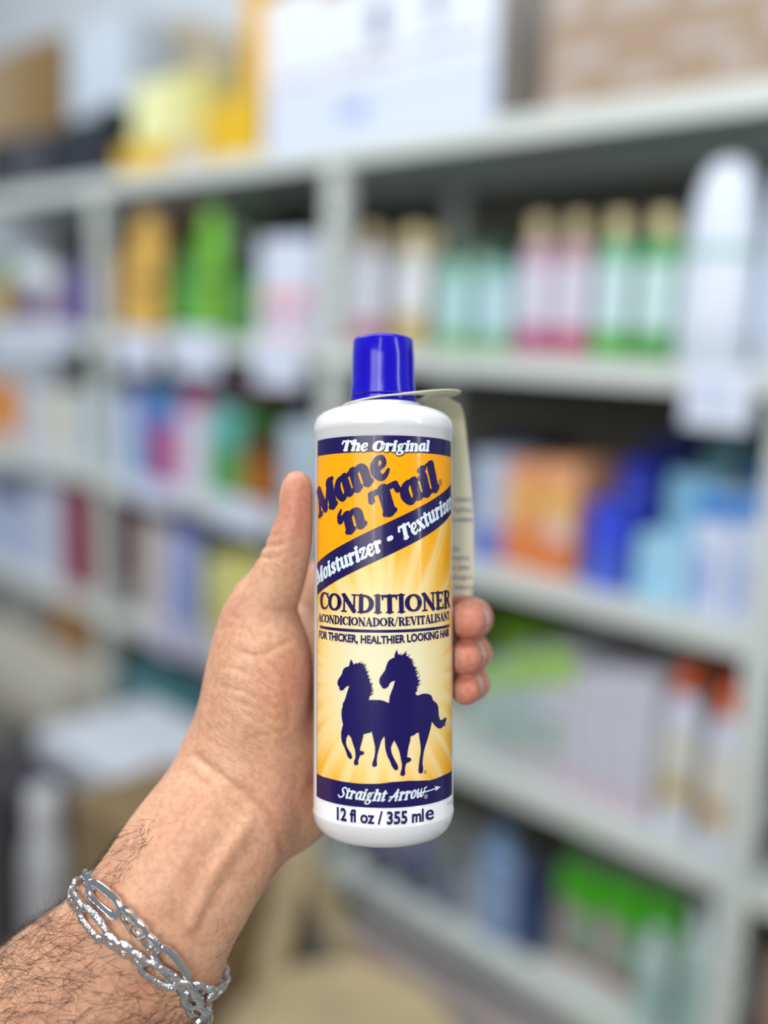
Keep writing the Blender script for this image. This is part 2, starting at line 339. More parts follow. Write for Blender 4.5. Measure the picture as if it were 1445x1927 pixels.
# thin dark edges of the label and of the swoosh
ident = lambda x, y: (x, y)
ed = []
for X in (S0, S1): stroke([(X, T_top, .35), (X, T_bot, .35)], ident, ed, curve=False, caps=False)
for ln in (sw_up, sw_lo): stroke([(x, y, .3) for x, y in ln], ident, ed, curve=False, caps=False)
mesh_polys('outline', ed, dark_line, label, .12)
# ---- writing
Z = lambda pts, s, ox, oy: [(ox+x*s, oy+y*s) for x, y in pts]
w1 = layout('The Original', G, [(641, 848.5), (690, 849), (730, 849.5), (770, 849.5), (807, 849.5)], 3.15, .22, bold=1.15)
w2 = layout('Moisturizer', G, [(597, 1101), (626, 1081), (655, 1066), (690, 1050), (721, 1036)], 4.3, .2, bold=1.15)
w2 = layout('-', G, [(731, 1028), (743, 1022)], 5.6, .2, out=w2); w2 = layout('Texturizer', G, [(754, 1019), (780, 1006), (803, 991), (826, 975), (849, 955)], 4.3, .2, out=w2, bold=1.15)
# dark halo under the top line
def grow(polys, d):
    o = []
    for p in polys:
        c = np.mean(p, axis=0); o.append([tuple(c+(np.array(q)-c)*(1+d/max(np.hypot(*(np.array(q)-c)), .1))) for q in p])
    return o
mesh_polys('lettering_shadow', [[(x+.15, y-.12) for x, y in p] for p in grow(w1, .3)], dark_line, label, .15)
lt = mesh_polys('lettering', w1+w2, label_white, label, .2); tag(lt, 'white lettering on the navy bands')
d1 = layout('Mane', G, [(600, 975), (628, 953), (655, 935), (690, 914), (737, 894)], 8.4, .14, bold=1.34)
d1 = layout("'", G, [(642, 1022), (657, 1015)], 8.0, .15, out=d1, bold=1.2)
d1 = layout('n', G, [(652, 1006), (691, 987)], 7.6, .14, out=d1, bold=1.34)
d1 = layout('Tail', G, [(708, 979), (748, 961), (785, 942), (827, 919)], 8.3, .12, out=d1, bold=1.34)
tfR = None
a_ = lab(828, 908)
def circ(cx, cy, r, w, out): stroke([(cx+r*math.cos(t*math.pi/10), cy+r*math.sin(t*math.pi/10), w) for t in range(21)], ident, out, curve=False, caps=False)
def reg(px, py, r, out):
    c = lab(px, py); circ(c[0], c[1], r, r*.16, out); s = r*1.05
    for st in K['R'][1]: stroke([(c[0]+(q[0]-.46)*s, c[1]+(q[1]-.5)*s, q[2]*s*.9) for q in st], ident, out, n=3, curve=len(st) > 2)
d2 = layout('CONDITIONER', K, [(602, 1145), (640, 1150.5), (690, 1153.5), (728, 1153.5), (790, 1150.5), (847, 1142.5)], 6.6, 0, bold=1.3)
d2 = layout('ACONDICIONADOR/REVITALISANT', K, [(599, 1169), (640, 1175), (690, 1178.5), (728, 1178.5), (790, 1175), (846, 1165)], 3.1, 0, out=d2, bold=1.35)
fonttext('FOR THICKER, HEALTHIER LOOKING HAIR', [(600, 1200), (640, 1206.5), (690, 1210.5), (728, 1211), (790, 1206), (845.5, 1196)], 2.9, .04, d2)
fonttext('12 fl oz / 355 ml', [(634, 1542), (680, 1548.5), (722, 1551), (797, 1545)], 4.6, .034, d2)
fonttext('e', [(800, 1544), (816, 1541)], 5.6, 0.012, d2, 1)
reg(828.5, 908, 1.15, d1)
reg(800, 1453, .6, d2)
mesh_polys('lettering', d1+d2, navy, label, .18)
ws = layout('Straight Arrow', G, [(637, 1500), (680, 1506), (722, 1508), (760, 1506), (797, 1499)], 3.2, .34, bold=1.0)
at_, _L = baseline([(790, 1492), (826, 1482)]); P0 = lab(786, 1493.5); P1 = lab(820, 1484)
stroke([(*P0, .5), (*P1, .45)], ident, ws, curve=False)
ah = [lab(*q) for q in ((829, 1481), (817, 1479.5), (819.5, 1484), (819, 1489))]; ws.append(ah)
reg(801, 1499, .75, ws)
mesh_polys('script_lettering', ws, label_white, label, .2)
sm = []; fonttext('53391', [(842, 1515), (853, 1512)], 1.3, 0, sm, 1); mesh_polys('batch_code', sm, mat('faded_code_ink', (170, 185, 210), .4), bottle, .05)
# ---- horses
H4 = [(383,155),(397,180),(400,196),(420,187),(445,180),(462,192),(475,206),(487,228),(490,248),(503,272),(508,292),(516,312),(518,335),(525,352),(527,375),(520,398),(514,425),(510,446),(535,445),(560,446),(590,446),(615,452),(638,462),(654,468),(655,445),(660,415),(672,382),(684,352),(692,325),(696,308),(676,314),(660,325),(652,345),(640,358),(625,366),(606,362),(600,348),(589,335),(584,315),(586,292),(596,275),(610,255),(625,235),(632,210),(642,180),(655,160),(675,148),(692,142),(694,118),(703,98),(712,85),(714,105),(722,122),(745,126),(765,118),(780,132),(795,142),(806,158),(818,170),(822,195),(834,215),(838,238),(848,258),(852,285),(862,305),(860,330),(852,350),(848,372),(840,392),(848,410),(862,414),(885,404),(910,400),(938,404),(956,416),(964,436),(970,452),(985,462),(998,476),(1006,500),(1008,530),(1010,560),(1018,588),(1032,592),(1046,582),(1052,570),(1062,578),(1062,600),(1050,624),(1036,642),(1018,652),(1000,646),(982,630),(968,612),(958,600),(956,622),(946,665),(932,715),(916,765),(902,815),(895,860),(892,900),(897,935),(896,958),(888,972),(872,973),(864,962),(864,935),(868,900),(874,860),(880,815),(879,775),(872,725),(865,678),(850,684),(832,698),(808,707),(804,740),(792,785),(786,825),(782,856),(798,857),(812,866),(812,880),(800,890),(784,896),(774,905),(768,930),(768,960),(770,978),(756,991),(742,990),(734,980),(736,962),(744,940),(746,905),(738,870),(732,835),(722,800),(706,765),(690,735),(680,755),(668,785),(670,815),(682,850),(700,885),(716,912),(720,932),(714,948),(700,950),(686,940),(670,912),(660,885),(645,855),(630,810),(624,770),(624,735),(620,705),(608,722),(596,745),(584,790),(572,835),(568,862),(566,888),(570,908),(562,922),(546,926),(534,918),(534,900),(542,878),(550,850),(554,815),(554,780),(544,735),(530,672),(515,682),(495,686),(472,692),(466,725),(456,760),(448,790),(446,810),(462,810),(476,820),(475,834),(458,842),(446,845),(440,865),(434,880),(436,902),(425,914),(408,912),(402,898),(405,880),(414,862),(414,830),(410,800),(396,760),(384,720),(364,692),(350,718),(346,750),(352,780),(368,808),(384,830),(391,852),(388,868),(374,870),(358,852),(348,820),(335,785),(318,750),(312,715),(312,680),(318,650),(326,622),(318,590),(314,550),(316,515),(324,490),(322,475),(334,455),(344,430),(352,400),(362,370),(370,345),(350,350),(338,362),(326,376),(308,380),(300,370),(298,352),(287,340),(285,318),(292,298),(305,280),(318,258),(324,236),(332,220),(350,210),(368,206),(372,185),(377,168)]
hpx = Z(H4, .263, 560, 1200)
bm = bmesh.new(); polyfill(bm, [lab(*p) for p in hpx])
hair = []
def lock(x, y, dx, dy, l):
    P = [(x, y), (x+dx*l*.5+random.uniform(-4, 4), y+dy*l*.5+random.uniform(-4, 4)), (x+dx*l, y+dy*l-random.uniform(0, 8))]
    Q = [lab(*p) for p in Z(P, .263, 560, 1200)]; stroke([(*Q[0], .42), (*Q[1], .26), (*Q[2], .06)], ident, hair, n=4)
mane1 = [(405,194),(430,186),(455,188),(475,206),(487,228),(495,255),(506,285),(516,312),(520,340),(526,365),(522,392),(514,425)]
mane2 = [(722,122),(745,126),(768,120),(795,142),(812,165),(822,195),(836,225),(844,252),(852,285),(860,310),(858,335),(850,365),(842,390)]
for mn in (mane1, mane2):
    for i in range(len(mn)-1):
        for j in range(4):
            t = random.random(); x = mn[i][0]*(1-t)+mn[i+1][0]*t-4; y = mn[i][1]*(1-t)+mn[i+1][1]*t+3
            lock(x, y, random.uniform(.6, 1), random.uniform(-.9, .35), random.uniform(14, 34))
for i in range(16): lock(random.uniform(1030, 1052), random.uniform(585, 630), random.uniform(.4, .9), random.uniform(-1, -.1), random.uniform(18, 36))
for p in hair: poly(bm, p)
wrap(bm, .16); ho = build('horse_emblem', bm, mat('horse_navy_ink', (24, 10, 90), .3, coat=.2, spec=.3), label, smooth=False); tag(ho, 'navy silhouette of two trotting horses')

# ================================================================ paper neck tag
paper = mat('cream_paper', (222, 219, 192), 0.6)
ptag = empty('neck_tag', M); tag(ptag, 'cream paper tag booklet looped over the bottle neck and hanging behind its right side', 'tag')
bm = bmesh.new()
n = 40; th = .45
# collar: a plate with a hole round the neck, lifted towards the fold on the right
def collar(r, a):
    x = r*math.cos(a)*(1.0 if math.cos(a) < 0 else 1.0+0.28*max(math.cos(a), 0)**2); y = r*math.sin(a)*.95
    return x, y, 169.3+0.13*x+(.2*math.exp(-((x-24)/8)**2))
ins, outs, ins2, outs2 = [], [], [], []
for i in range(n):
    a = 2*math.pi*i/n
    x, y, z = collar(13.6, a); ins.append(bm.verts.new((x/1000, y/1000, z/1000))); ins2.append(bm.verts.new((x/1000, y/1000, (z-th)/1000)))
    ro = 16.2+8.6*max(0, math.cos(a-.35))
    x, y, z = collar(ro, a); outs.append(bm.verts.new((x/1000, y/1000, z/1000))); outs2.append(bm.verts.new((x/1000, y/1000, (z-th)/1000)))
for i in range(n):
    j = (i+1) % n
    bm.faces.new((ins[i], outs[i], outs[j], ins[j])); bm.faces.new((ins2[j], outs2[j], outs2[i], ins2[i])); bm.faces.new((outs[i], outs2[i], outs2[j], outs[j])); bm.faces.new((ins[j], ins2[j], ins2[i], ins[i]))
build('collar', bm, paper, ptag)
bm = bmesh.new()
# booklet: creased strip that bends over the shoulder and hangs behind the right side
cols = 14; rows = []
def right_edge(z):
    pts = [(171.5, 26.0), (169.6, 31.5), (166.5, 33.8), (160, 34.6), (140, 36.2), (120, 37.6), (105, 37.9), (91.5, 37.0)]
    zs = [p[0] for p in pts][::-1]; xs = [p[1] for p in pts][::-1]; return float(np.interp(z, zs, xs))
zl = [171.8, 171.0, 169.6, 167.8, 165.5, 163, 159, 152, 144, 136, 128, 120, 112, 104, 97, 91.2]
for z in zl:
    xr = right_edge(z); row = []
    for k_ in range(cols+1):
        u = k_/cols; drop = min(1, max(0, (171.8-z))/7.0)
        x = 8+(xr-8)*u if z < 168 else 16+(xr-16)*u
        y = 4+18*drop*(1-0.15*u)+7*(1-u)*drop+math.sin(u*3.1)*1.0*drop
        row.append((x, y, z+(0 if z < 165 else -0.0)))
    rows.append(row)
for off, flip in ((0, False), (0.9, True)):
    V = [[bm.verts.new((x/1000, (y+off)/1000, (z-(off*.6 if z > 165 else 0))/1000)) for x, y, z in r] for r in rows]
    for i in range(len(V)-1):
        for k_ in range(cols):
            q = (V[i][k_], V[i+1][k_], V[i+1][k_+1], V[i][k_+1]); bm.faces.new(q[::-1] if flip else q)
    if off == 0: V0 = V
for i in range(len(V)-1):
    bm.faces.new((V0[i][-1], V0[i+1][-1], V[i+1][-1], V[i][-1])); bm.faces.new((V[i][0], V[i+1][0], V0[i+1][0], V0[i][0]))
for k_ in range(cols):
    bm.faces.new((V0[-1][k_], V[-1][k_], V[-1][k_+1], V0[-1][k_+1])); bm.faces.new((V0[0][k_+1], V[0][k_+1], V[0][k_], V0[0][k_]))
bk = build('booklet', bm, paper, ptag)
ink = mat('tag_print', (112, 108, 160), .6)
lines = [('t excited to', 889, 943, 35), ('TeamWorks', 887, 963, 34), ('is available', 889, 981, 38), ('the', 864, 1036, 12), ('and get into', 883, 1053, 34), ('or, please', 884, 1071, 36), ('own page at', 888, 1089, 40), ('mental.com', 890, 1108, 36), ('-', 890, 1116, 6)]
def on_tag(px, py):
    # where the sight line meets the hanging booklet (nearly flat there)
    y = 20.0
    for _ in range(4):
        p = hp(px, py, y/1000); u = (p[0]-8)/(right_edge(p[2])-8); y = 4+18*(1-.15*u)+7*(1-u)+math.sin(u*3.1)-.12
    return p[0]/1000, y/1000, p[2]/1000
bm = bmesh.new()
for s_, xr, yb, wpx in lines:
    cu = bpy.data.curves.new('t', 'FONT'); cu.body = s_; cu.size = 1; cu.offset = .02; cu.resolution_u = 2
    ob = bpy.data.objects.new('t', cu); C.objects.link(ob); me = bpy.data.meshes.new_from_object(ob.evaluated_get(bpy.context.evaluated_depsgraph_get()))
    V = [v.co.copy() for v in me.vertices]; x1 = max(v.x for v in V); x0 = min(v.x for v in V); s2 = wpx/(x1-x0); hy = 11.0
    vs = [bm.verts.new(on_tag(xr-(x1-v.x)*s2, yb-v.y*hy)) for v in V]
    for p in me.polygons:
        try: bm.faces.new([vs[i] for i in p.vertices])
        except Exception: pass
    bpy.data.objects.remove(ob); bpy.data.curves.remove(cu); bpy.data.meshes.remove(me)
build('printed_text', bm, ink, bk, smooth=False)
# ================================================================ hand and forearm: one continuous skin
VX = 0.85
lo = np.array((-196., -50., -118.)); hi = np.array((62., 72., 152.))
shape = tuple(((hi-lo)/VX).astype(int)+1)
def newgrid(): return np.full(shape, 60., np.float32)
def seg(Fg, a, b, ra, rb, ka=1.0, kb=None):
    kb = ka if kb is None else kb; a = np.array(a, float); b = np.array(b, float); r = max(ra, rb)+9
    i0 = np.maximum(((np.minimum(a, b)-r-lo)/VX).astype(int), 0); i1 = np.minimum(((np.maximum(a, b)+r-lo)/VX).astype(int)+1, shape)
    if (i1 <= i0).any(): return
    X, Y, Zz = [(lo[i]+VX*np.arange(i0[i], i1[i])).astype(np.float32) for i in range(3)]
    X = X[:, None, None]; Y = Y[None, :, None]; Zz = Zz[None, None, :]
    d = b-a; L2 = (d@d) or 1
    t = np.clip(((X-a[0])*d[0]+(Y-a[1])*d[1]+(Zz-a[2])*d[2])/L2, 0, 1)
    ox = X-a[0]-t*d[0]; oy = Y-a[1]-t*d[1]; oz = Zz-a[2]-t*d[2]; kk = ka+(kb-ka)*t
    v = np.sqrt(ox*ox+oz*oz+(oy*kk)**2)-(ra+(rb-ra)*t)
    s = tuple(slice(i0[i], i1[i]) for i in range(3)); Fg[s] = np.minimum(Fg[s], v)
def chain(Fg, nodes):
    """nodes (x, y, z, r, k) in mm; resampled smoothly"""
    S = cr(nodes, 5)
    for p, q in zip(S[:-1], S[1:]): seg(Fg, p[:3], q[:3], p[3], q[3], p[4], q[4])
def smin(a, b, k): h = np.clip(0.5+0.5*(b-a)/k, 0, 1); return b+(a-b)*h-k*h*(1-h)
def sec(pl, pr, y, k):
    a = hp(*pl, y/1000); b = hp(*pr, y/1000); c = (a+b)/2; return (c[0], c[1], c[2], np.linalg.norm(a-b)/2, k)
arm = newgrid()
chain(arm, [sec((-140, 1905), (190, 2170), 10, 1.2), sec((-10, 1800), (300, 2040), 6, 1.22), sec((92, 1728), (375, 1930), 1, 1.28), sec((181, 1632), (421, 1812), -3, 1.32), sec((252, 1530), (474, 1712), 0, 1.36), sec((318, 1448), (520, 1632), 5, 1.36), sec((362, 1388), (535, 1560), 10, 1.3)])
thumb = newgrid()
chain(thumb, [sec((385, 1440), (560, 1520), 12, 1.15), sec((373, 1352), (560, 1440), 11, 1.05), sec((383, 1285), (578, 1350), 10, 1.05), sec((394, 1225), (585, 1262), 9, 1.1), sec((411, 1170), (566, 1192), 8, 1.15), sec((434, 1124), (556, 1152), 6, 1.15)])
chain(thumb, [sec((434, 1124), (556, 1152), 6, 1.15), sec((464, 1088), (566, 1124), 4, 1.1), sec((490, 1044), (580, 1070), 2, 1.05), sec((509, 1003), (589, 1015), 0, 1.0), sec((523, 965), (592, 970), -1, .95), sec((526, 932), (591, 935), -1, .95), sec((531, 914), (588, 915), -1, .95)])
palm = newgrid()
chain(palm, [(*sec((440, 1560), (530, 1600), 10, 1)[:3], 11, 1.1), (*hp(548, 1520, .022), 17, 1.1), (*hp(585, 1440, .034), 19, 1.1), (*hp(600, 1340, .042), 20, 1.1), (*hp(600, 1240, .046), 17, 1.2)])
chain(palm, [(*hp(450, 1430, .012), 20, 1.1), (*hp(540, 1400, .026), 21, 1.1), (*hp(570, 1300, .036), 20, 1.1), (*hp(580, 1190, .046), 14, 1.1)])
chain(palm, [(*hp(560, 1210, .046), 13, 1), (*hp(640, 1160, .052), 13, 1)])
chain(palm, [(*hp(585, 1210, .046), 12, 1), (*hp(612, 1120, .048), 11, 1)])
fingers = []
def finger(z0, z1, tipx, tipy, zt, r, base=(-26, 50)):
    g_ = newgrid()
    if r < 0:      # the index finger lies along the back of the bottle, behind the tag
        r = -r; chain(g_, [(base[0], base[1], z0, r*1.25, 1), (-8, 52, z0*.6+z1*.4, r*1.15, 1), (10, 46, z1, r*1.1, 1), (20, 38, z1+1, r, 1), (24, 33, z1+2, r*.9, 1)]); fingers.append(g_); return
    chain(g_, [(base[0], base[1], z0, r*1.25, 1), (-8, 54, z0*.6+z1*.4, r*1.15, 1), (14, 51, z1, r*1.15, 1), (30, 39, z1*.5+zt*.5, r*1.08, 1), (37.5, 25, zt, r*1.06, 1), (tipx+.9, tipy+10, zt, r*1.02, 1), (tipx, tipy+3.5, zt, r*.95, 1), (tipx-.4, tipy, zt-.2, r*.84, 1)])
    fingers.append(g_)
zf = [hp(882, 1169, .004)[2], hp(875, 1238, .004)[2], hp(872, 1299, .004)[2]]
finger(98, 102, 0, 0, 104, -7.6)
finger(86, 84, 34.0, 2.0, zf[0], 8.0)
finger(71, 68, 32.8, 2.5, zf[1], 7.6)
finger(55, 54, 33.0, 3.5, zf[2], 6.7)
body = smin(arm, thumb, 7.0); body = smin(body, palm, 9.0)
fg = fingers[0]
for q in fingers[1:]: fg = smin(fg, q, 0.6)
# tendon of the wrist, a soft raised cord
body = smin(body, fg, 4.0)
# skin presses against the bottle instead of entering it
X = (lo[0]+VX*np.arange(shape[0])).astype(np.float32)[:, None, None]; Y = (lo[1]+VX*np.arange(shape[1])).astype(np.float32)[None, :, None]; Zg = (lo[2]+VX*np.arange(shape[2])).astype(np.float32)[None, None, :]
cyl = 27.75-np.sqrt(X*X+Y*Y)+0*Zg
cyl = np.where(Zg > 0, cyl, np.minimum(cyl, Zg+0*X+0*Y))
body = -smin(-body, -cyl.astype(np.float32), 0.8)
del thumb, palm, fingers, fg, cyl
def surface_nets(v, lo, h):
    s = v < 0; nx, ny, nz = v.shape
    c = np.zeros((nx-1, ny-1, nz-1), np.int8)
    for i in (0, 1):
        for j in (0, 1):
            for k_ in (0, 1): c += s[i:nx-1+i, j:ny-1+j, k_:nz-1+k_]
    act = (c > 0) & (c < 8); idx = np.argwhere(act); ids = np.full(act.shape, -1, np.int32); ids[act] = np.arange(len(idx))
    acc = np.zeros((len(idx), 3)); cnt = np.zeros(len(idx)); I = idx
    cor = [(0,0,0),(1,0,0),(0,1,0),(1,1,0),(0,0,1),(1,0,1),(0,1,1),(1,1,1)]
    for a, b in ((0,1),(2,3),(4,5),(6,7),(0,2),(1,3),(4,6),(5,7),(0,4),(1,5),(2,6),(3,7)):
        A = np.array(cor[a]); Bc = np.array(cor[b]); va = v[tuple((I+A).T)]; vb = v[tuple((I+Bc).T)]
        m_ = (va < 0) != (vb < 0); t = np.where(m_, va/np.where(m_, va-vb, 1), 0)
        acc[m_] += (A+(Bc-A)*t[:, None])[m_]; cnt[m_] += 1
    P = (I+acc/cnt[:, None])*h+lo
    quads = []
    for ax in range(3):
        sl0 = [slice(None)]*3; sl1 = [slice(None)]*3; sl0[ax] = slice(0, -1); sl1[ax] = slice(1, None)
        a = s[tuple(sl0)]; b = s[tuple(sl1)]; e_ = np.argwhere(a != b); o1, o2 = [(1, 2), (2, 0), (0, 1)][ax]
        dims = np.array(act.shape); ok = (e_[:, o1] > 0) & (e_[:, o2] > 0) & (e_[:, o1] < dims[o1]) & (e_[:, o2] < dims[o2]); e_ = e_[ok]
        ins_ = a[tuple(e_.T)]
        def cid(d1, d2): q = e_.copy(); q[:, o1] -= d1; q[:, o2] -= d2; return ids[tuple(q.T)]
        Q = np.stack([cid(1, 1), cid(0, 1), cid(0, 0), cid(1, 0)], 1); Q[~ins_] = Q[~ins_][:, ::-1]; quads.append(Q)
    return P, np.concatenate(quads)
P, Q = surface_nets(body, lo, VX)
def smoothv(P, Q, it, f=.5):
    e_ = np.concatenate([Q[:, [0, 1]], Q[:, [1, 2]], Q[:, [2, 3]], Q[:, [3, 0]]])
    n_ = np.bincount(e_[:, 0], minlength=len(P))+np.bincount(e_[:, 1], minlength=len(P))
    for _ in range(it):
        A = np.stack([np.bincount(e_[:, 0], P[e_[:, 1], k_], len(P))+np.bincount(e_[:, 1], P[e_[:, 0], k_], len(P)) for k_ in range(3)], 1)/n_[:, None]
        P = P*(1-f)+A*f
    return P
def vnorm(P, Q):
    fn = np.cross(P[Q[:, 2]]-P[Q[:, 0]], P[Q[:, 3]]-P[Q[:, 1]]); nn = np.zeros_like(P)
    for k_ in range(4): np.add.at(nn, Q[:, k_], fn)
    return nn/np.maximum(np.linalg.norm(nn, axis=1), 1e-9)[:, None]
P = smoothv(P, Q, 5)
Nn = vnorm(P, Q)
# folds and cords of the skin, in mm of depth
px_, py_ = proj(P/1000)
def pdist(pts):
    d = np.full(len(P), 1e9)
    for (x0, y0), (x1, y1) in zip(pts[:-1], pts[1:]):
        L = (x1-x0)**2+(y1-y0)**2; t = np.clip(((px_-x0)*(x1-x0)+(py_-y0)*(y1-y0))/L, 0, 1); d = np.minimum(d, np.hypot(px_-x0-t*(x1-x0), py_-y0-t*(y1-y0)))
    return d
front = (Nn[:, 1] < 0.25)
disp = np.zeros(len(P))
folds = [([(368,1424),(395,1444),(421,1466),(455,1490),(487,1517),(505,1538),(518,1561),(528,1585),(535,1610)], 9, 1.3), ([(350,1452),(400,1490),(450,1525),(480,1560)], 10, .22), ([(495,1026),(512,1028),(530,1024)], 5, .7), ([(486,1048),(505,1051),(522,1048)], 5, .5), ([(505,1008),(525,1005)], 5, .3),
 ([(455,1228),(478,1234),(500,1231),(525,1216),(549,1207)], 5, .6), ([(498,1240),(516,1260),(531,1284),(541,1320),(546,1360)], 7, .55), ([(512,1150),(530,1151),(549,1148)], 4, .45), ([(440,1160),(460,1180),(470,1200)], 6, .25), ([(430,1255),(480,1275),(520,1310)], 5, .35), ([(420,1290),(470,1305),(515,1335),(535,1360)], 5, .3), ([(480,1265),(515,1290)], 4, .3), ([(440,1320),(480,1335),(520,1360)], 5, .35), ([(460,1345),(500,1365),(530,1385)], 4, .25), ([(470,1390),(520,1380),(545,1372)], 4, .3),
 ([(410,1185),(440,1178),(470,1190)], 5, .25), ([(560,1440),(555,1500),(565,1560)], 10, .5), ([(500,1445),(535,1470),(565,1475)], 7, .3),
 ([(855,1198),(870,1203),(888,1202)], 3.5, .2), ([(478,1590),(440,1640),(425,1665)], 12, .5), ([(420,1668),(380,1730),(368,1760)], 12, .45)]
for pts, w, dpt in folds: disp -= front*dpt*np.exp(-(pdist(pts)/w)**2)
cords = [([(462,1552),(430,1600),(395,1655),(360,1740)], 15, 1.5), ([(420,1480),(380,1560),(300,1690)], 24, .8)]
for pts, w, dpt in cords: disp += front*dpt*np.exp(-(pdist(pts)/w)**2)
P = P+Nn*disp[:, None]; P = smoothv(P, Q, 1, .3)
me = bpy.data.meshes.new('person'); me.from_pydata((P/1000).tolist(), [], Q.tolist()); me.update()
for p in me.polygons: p.use_smooth = True
# skin
skin = bpy.data.materials.new('skin'); skin.use_nodes = True; nt = skin.node_tree; B = nt.nodes['Principled BSDF']
B.inputs['Roughness'].default_value = 0.48; B.inputs['Subsurface Weight'].default_value = 0.25; B.inputs['Subsurface Radius'].default_value = (0.0045, 0.0018, 0.001); B.inputs['Subsurface Scale'].default_value = 1.0
B.inputs['Specular IOR Level'].default_value = 0.4
tc = N('ShaderNodeTexCoord')
def noise(scale, detail=3, vec=None, rough=.5):
    n = N('ShaderNodeTexNoise'); n.inputs['Scale'].default_value = scale; n.inputs['Detail'].default_value = detail; n.inputs['Roughness'].default_value = rough; nt.links.new(vec or tc.outputs['Object'], n.inputs['Vector']); return n.outputs[0]
def mapv(rot, sc):
    m0 = N('ShaderNodeMapping'); m0.inputs['Rotation'].default_value = rot; nt.links.new(tc.outputs['Object'], m0.inputs['Vector'])
    m_ = N('ShaderNodeMapping'); m_.inputs['Scale'].default_value = sc; nt.links.new(m0.outputs[0], m_.inputs['Vector']); return m_.outputs[0]
r1 = N('ShaderNodeValToRGB'); nt.links.new(noise(38, 4), r1.inputs[0]); e = r1.color_ramp.elements
e[0].position = .32; e[0].color = lin((205, 150, 121)); e[1].position = .68; e[1].color = lin((222, 174, 141))
at1 = N('ShaderNodeAttribute'); at1.attribute_name = 'flush'
mx = N('ShaderNodeMix', data_type='RGBA'); nt.links.new(at1.outputs['Fac'], mx.inputs['Factor']); nt.links.new(r1.outputs[0], mx.inputs['A']); mx.inputs['B'].default_value = lin((205, 122, 104))
sp_n = N('ShaderNodeValToRGB'); nt.links.new(noise(420, 2), sp_n.inputs[0]); sp_n.color_ramp.elements[0].position = .35; sp_n.color_ramp.elements[0].color = (.86, .84, .84, 1); sp_n.color_ramp.elements[1].position = .6; sp_n.color_ramp.elements[1].color = (1, 1, 1, 1)
mu = N('ShaderNodeMix', data_type='RGBA', blend_type='MULTIPLY'); mu.inputs['Factor'].default_value = 1; nt.links.new(mx.outputs['Result'], mu.inputs['A']); nt.links.new(sp_n.outputs[0], mu.inputs['B'])
nt.links.new(mu.outputs['Result'], B.inputs['Base Color'])
h = mth('ADD', mth('MULTIPLY', noise(900, 3), .22), mth('MULTIPLY', noise(260, 4, mapv((0, -.62, 0), (1, 1, 2.6))), .30))
at2 = N('ShaderNodeAttribute'); at2.attribute_name = 'wrinkle'
h = mth('ADD', h, mth('MULTIPLY', mth('MULTIPLY', noise(95, 5, mapv((0, -.55, 0), (1, 1, 3.4)), .6), at2.outputs['Fac']), 3.2))
bp = N('ShaderNodeBump'); bp.inputs['Strength'].default_value = .55; bp.inputs['Distance'].default_value = .00045; nt.links.new(h, bp.inputs['Height']); nt.links.new(bp.outputs[0], B.inputs['Normal'])
me.materials.append(skin)
px_, py_ = proj(P/1000)
fl = np.clip((P[:, 0]-20)/12, 0, 1)*.75
blob = lambda x, y, r, a: a*np.exp(-((px_-x)**2+(py_-y)**2)/r**2)
fl = fl+blob(560, 960, 75, .5)+blob(540, 1290, 60, .35)+blob(540, 1480, 60, .15)+blob(450, 1180, 40, .12)
a_f = me.attributes.new('flush', 'FLOAT', 'POINT'); a_f.data.foreach_set('value', np.clip(fl, 0, 1).astype(np.float32))
wr = blob(470, 1310, 110, 1)+blob(510, 1040, 40, .5)+blob(450, 1500, 100, .45)
a_w = me.attributes.new('wrinkle', 'FLOAT', 'POINT'); a_w.data.foreach_set('value', np.clip(wr+.12, 0, 1).astype(np.float32))
person = bpy.data.objects.new('person', me); C.objects.link(person); person.matrix_basis = M
tag(person, "person's hairy left forearm and hand gripping the white conditioner bottle, thumb pointing up", 'person')
# ---- nails
nailm = mat('fingernail', (208, 158, 140), .3, coat=.3)
from mathutils.bvhtree import BVHTree
bvh = BVHTree.FromPolygons([Vector(p) for p in P], [tuple(q) for q in Q])
def nail(c, nrm, along, L, Wd):
    nrm = Vector(nrm).normalized(); al = Vector(along); al = (al-nrm*al.dot(nrm)).normalized(); sd = al.cross(nrm); c = Vector(c)
    bm = bmesh.new(); nu, nv = 12, 10; V = []
    for i in range(nu+1):
        row = []
        for j in range(nv+1):
            u = -1+2*i/nu; v = -1+2*j/nv; wv = v*Wd/2*math.sqrt(max(0, 1-(abs(u)**5)*.55)); 
            o = c+al*(u*L/2)+sd*wv+nrm*12
            h_ = bvh.ray_cast(o, -nrm, 30)[0]
            q = h_ if (h_ and (h_-(c+al*(u*L/2)+sd*wv)).length < 5) else bvh.find_nearest(c+al*(u*L/2)+sd*wv)[0]
            edge = max(abs(u), abs(v)); q = q+nrm*(.28*(1-edge**6)+.03 if u < 2 else .3)
            row.append(bm.verts.new(q/1000))
        V.append(row)
    for i in range(nu):
        for j in range(nv): bm.faces.new((V[i][j], V[i+1][j], V[i+1][j+1], V[i][j+1]))
    return build('fingernail', bm, nailm, person, ang=80)
tc_ = hp(533, 922, 0)
nail((tc_[0]-1, -.5, tc_[2]-1.2), (-1, -.62, .12), (0.08, 0, 1), 12, 9.5)
for z_, tx in zip(zf, (34, 32.8, 33)):
    nail((tx+6.5, 8.5, z_+1.0), (1, 1.05, .3), (-1, -1, 0), 9.0, 8.4)
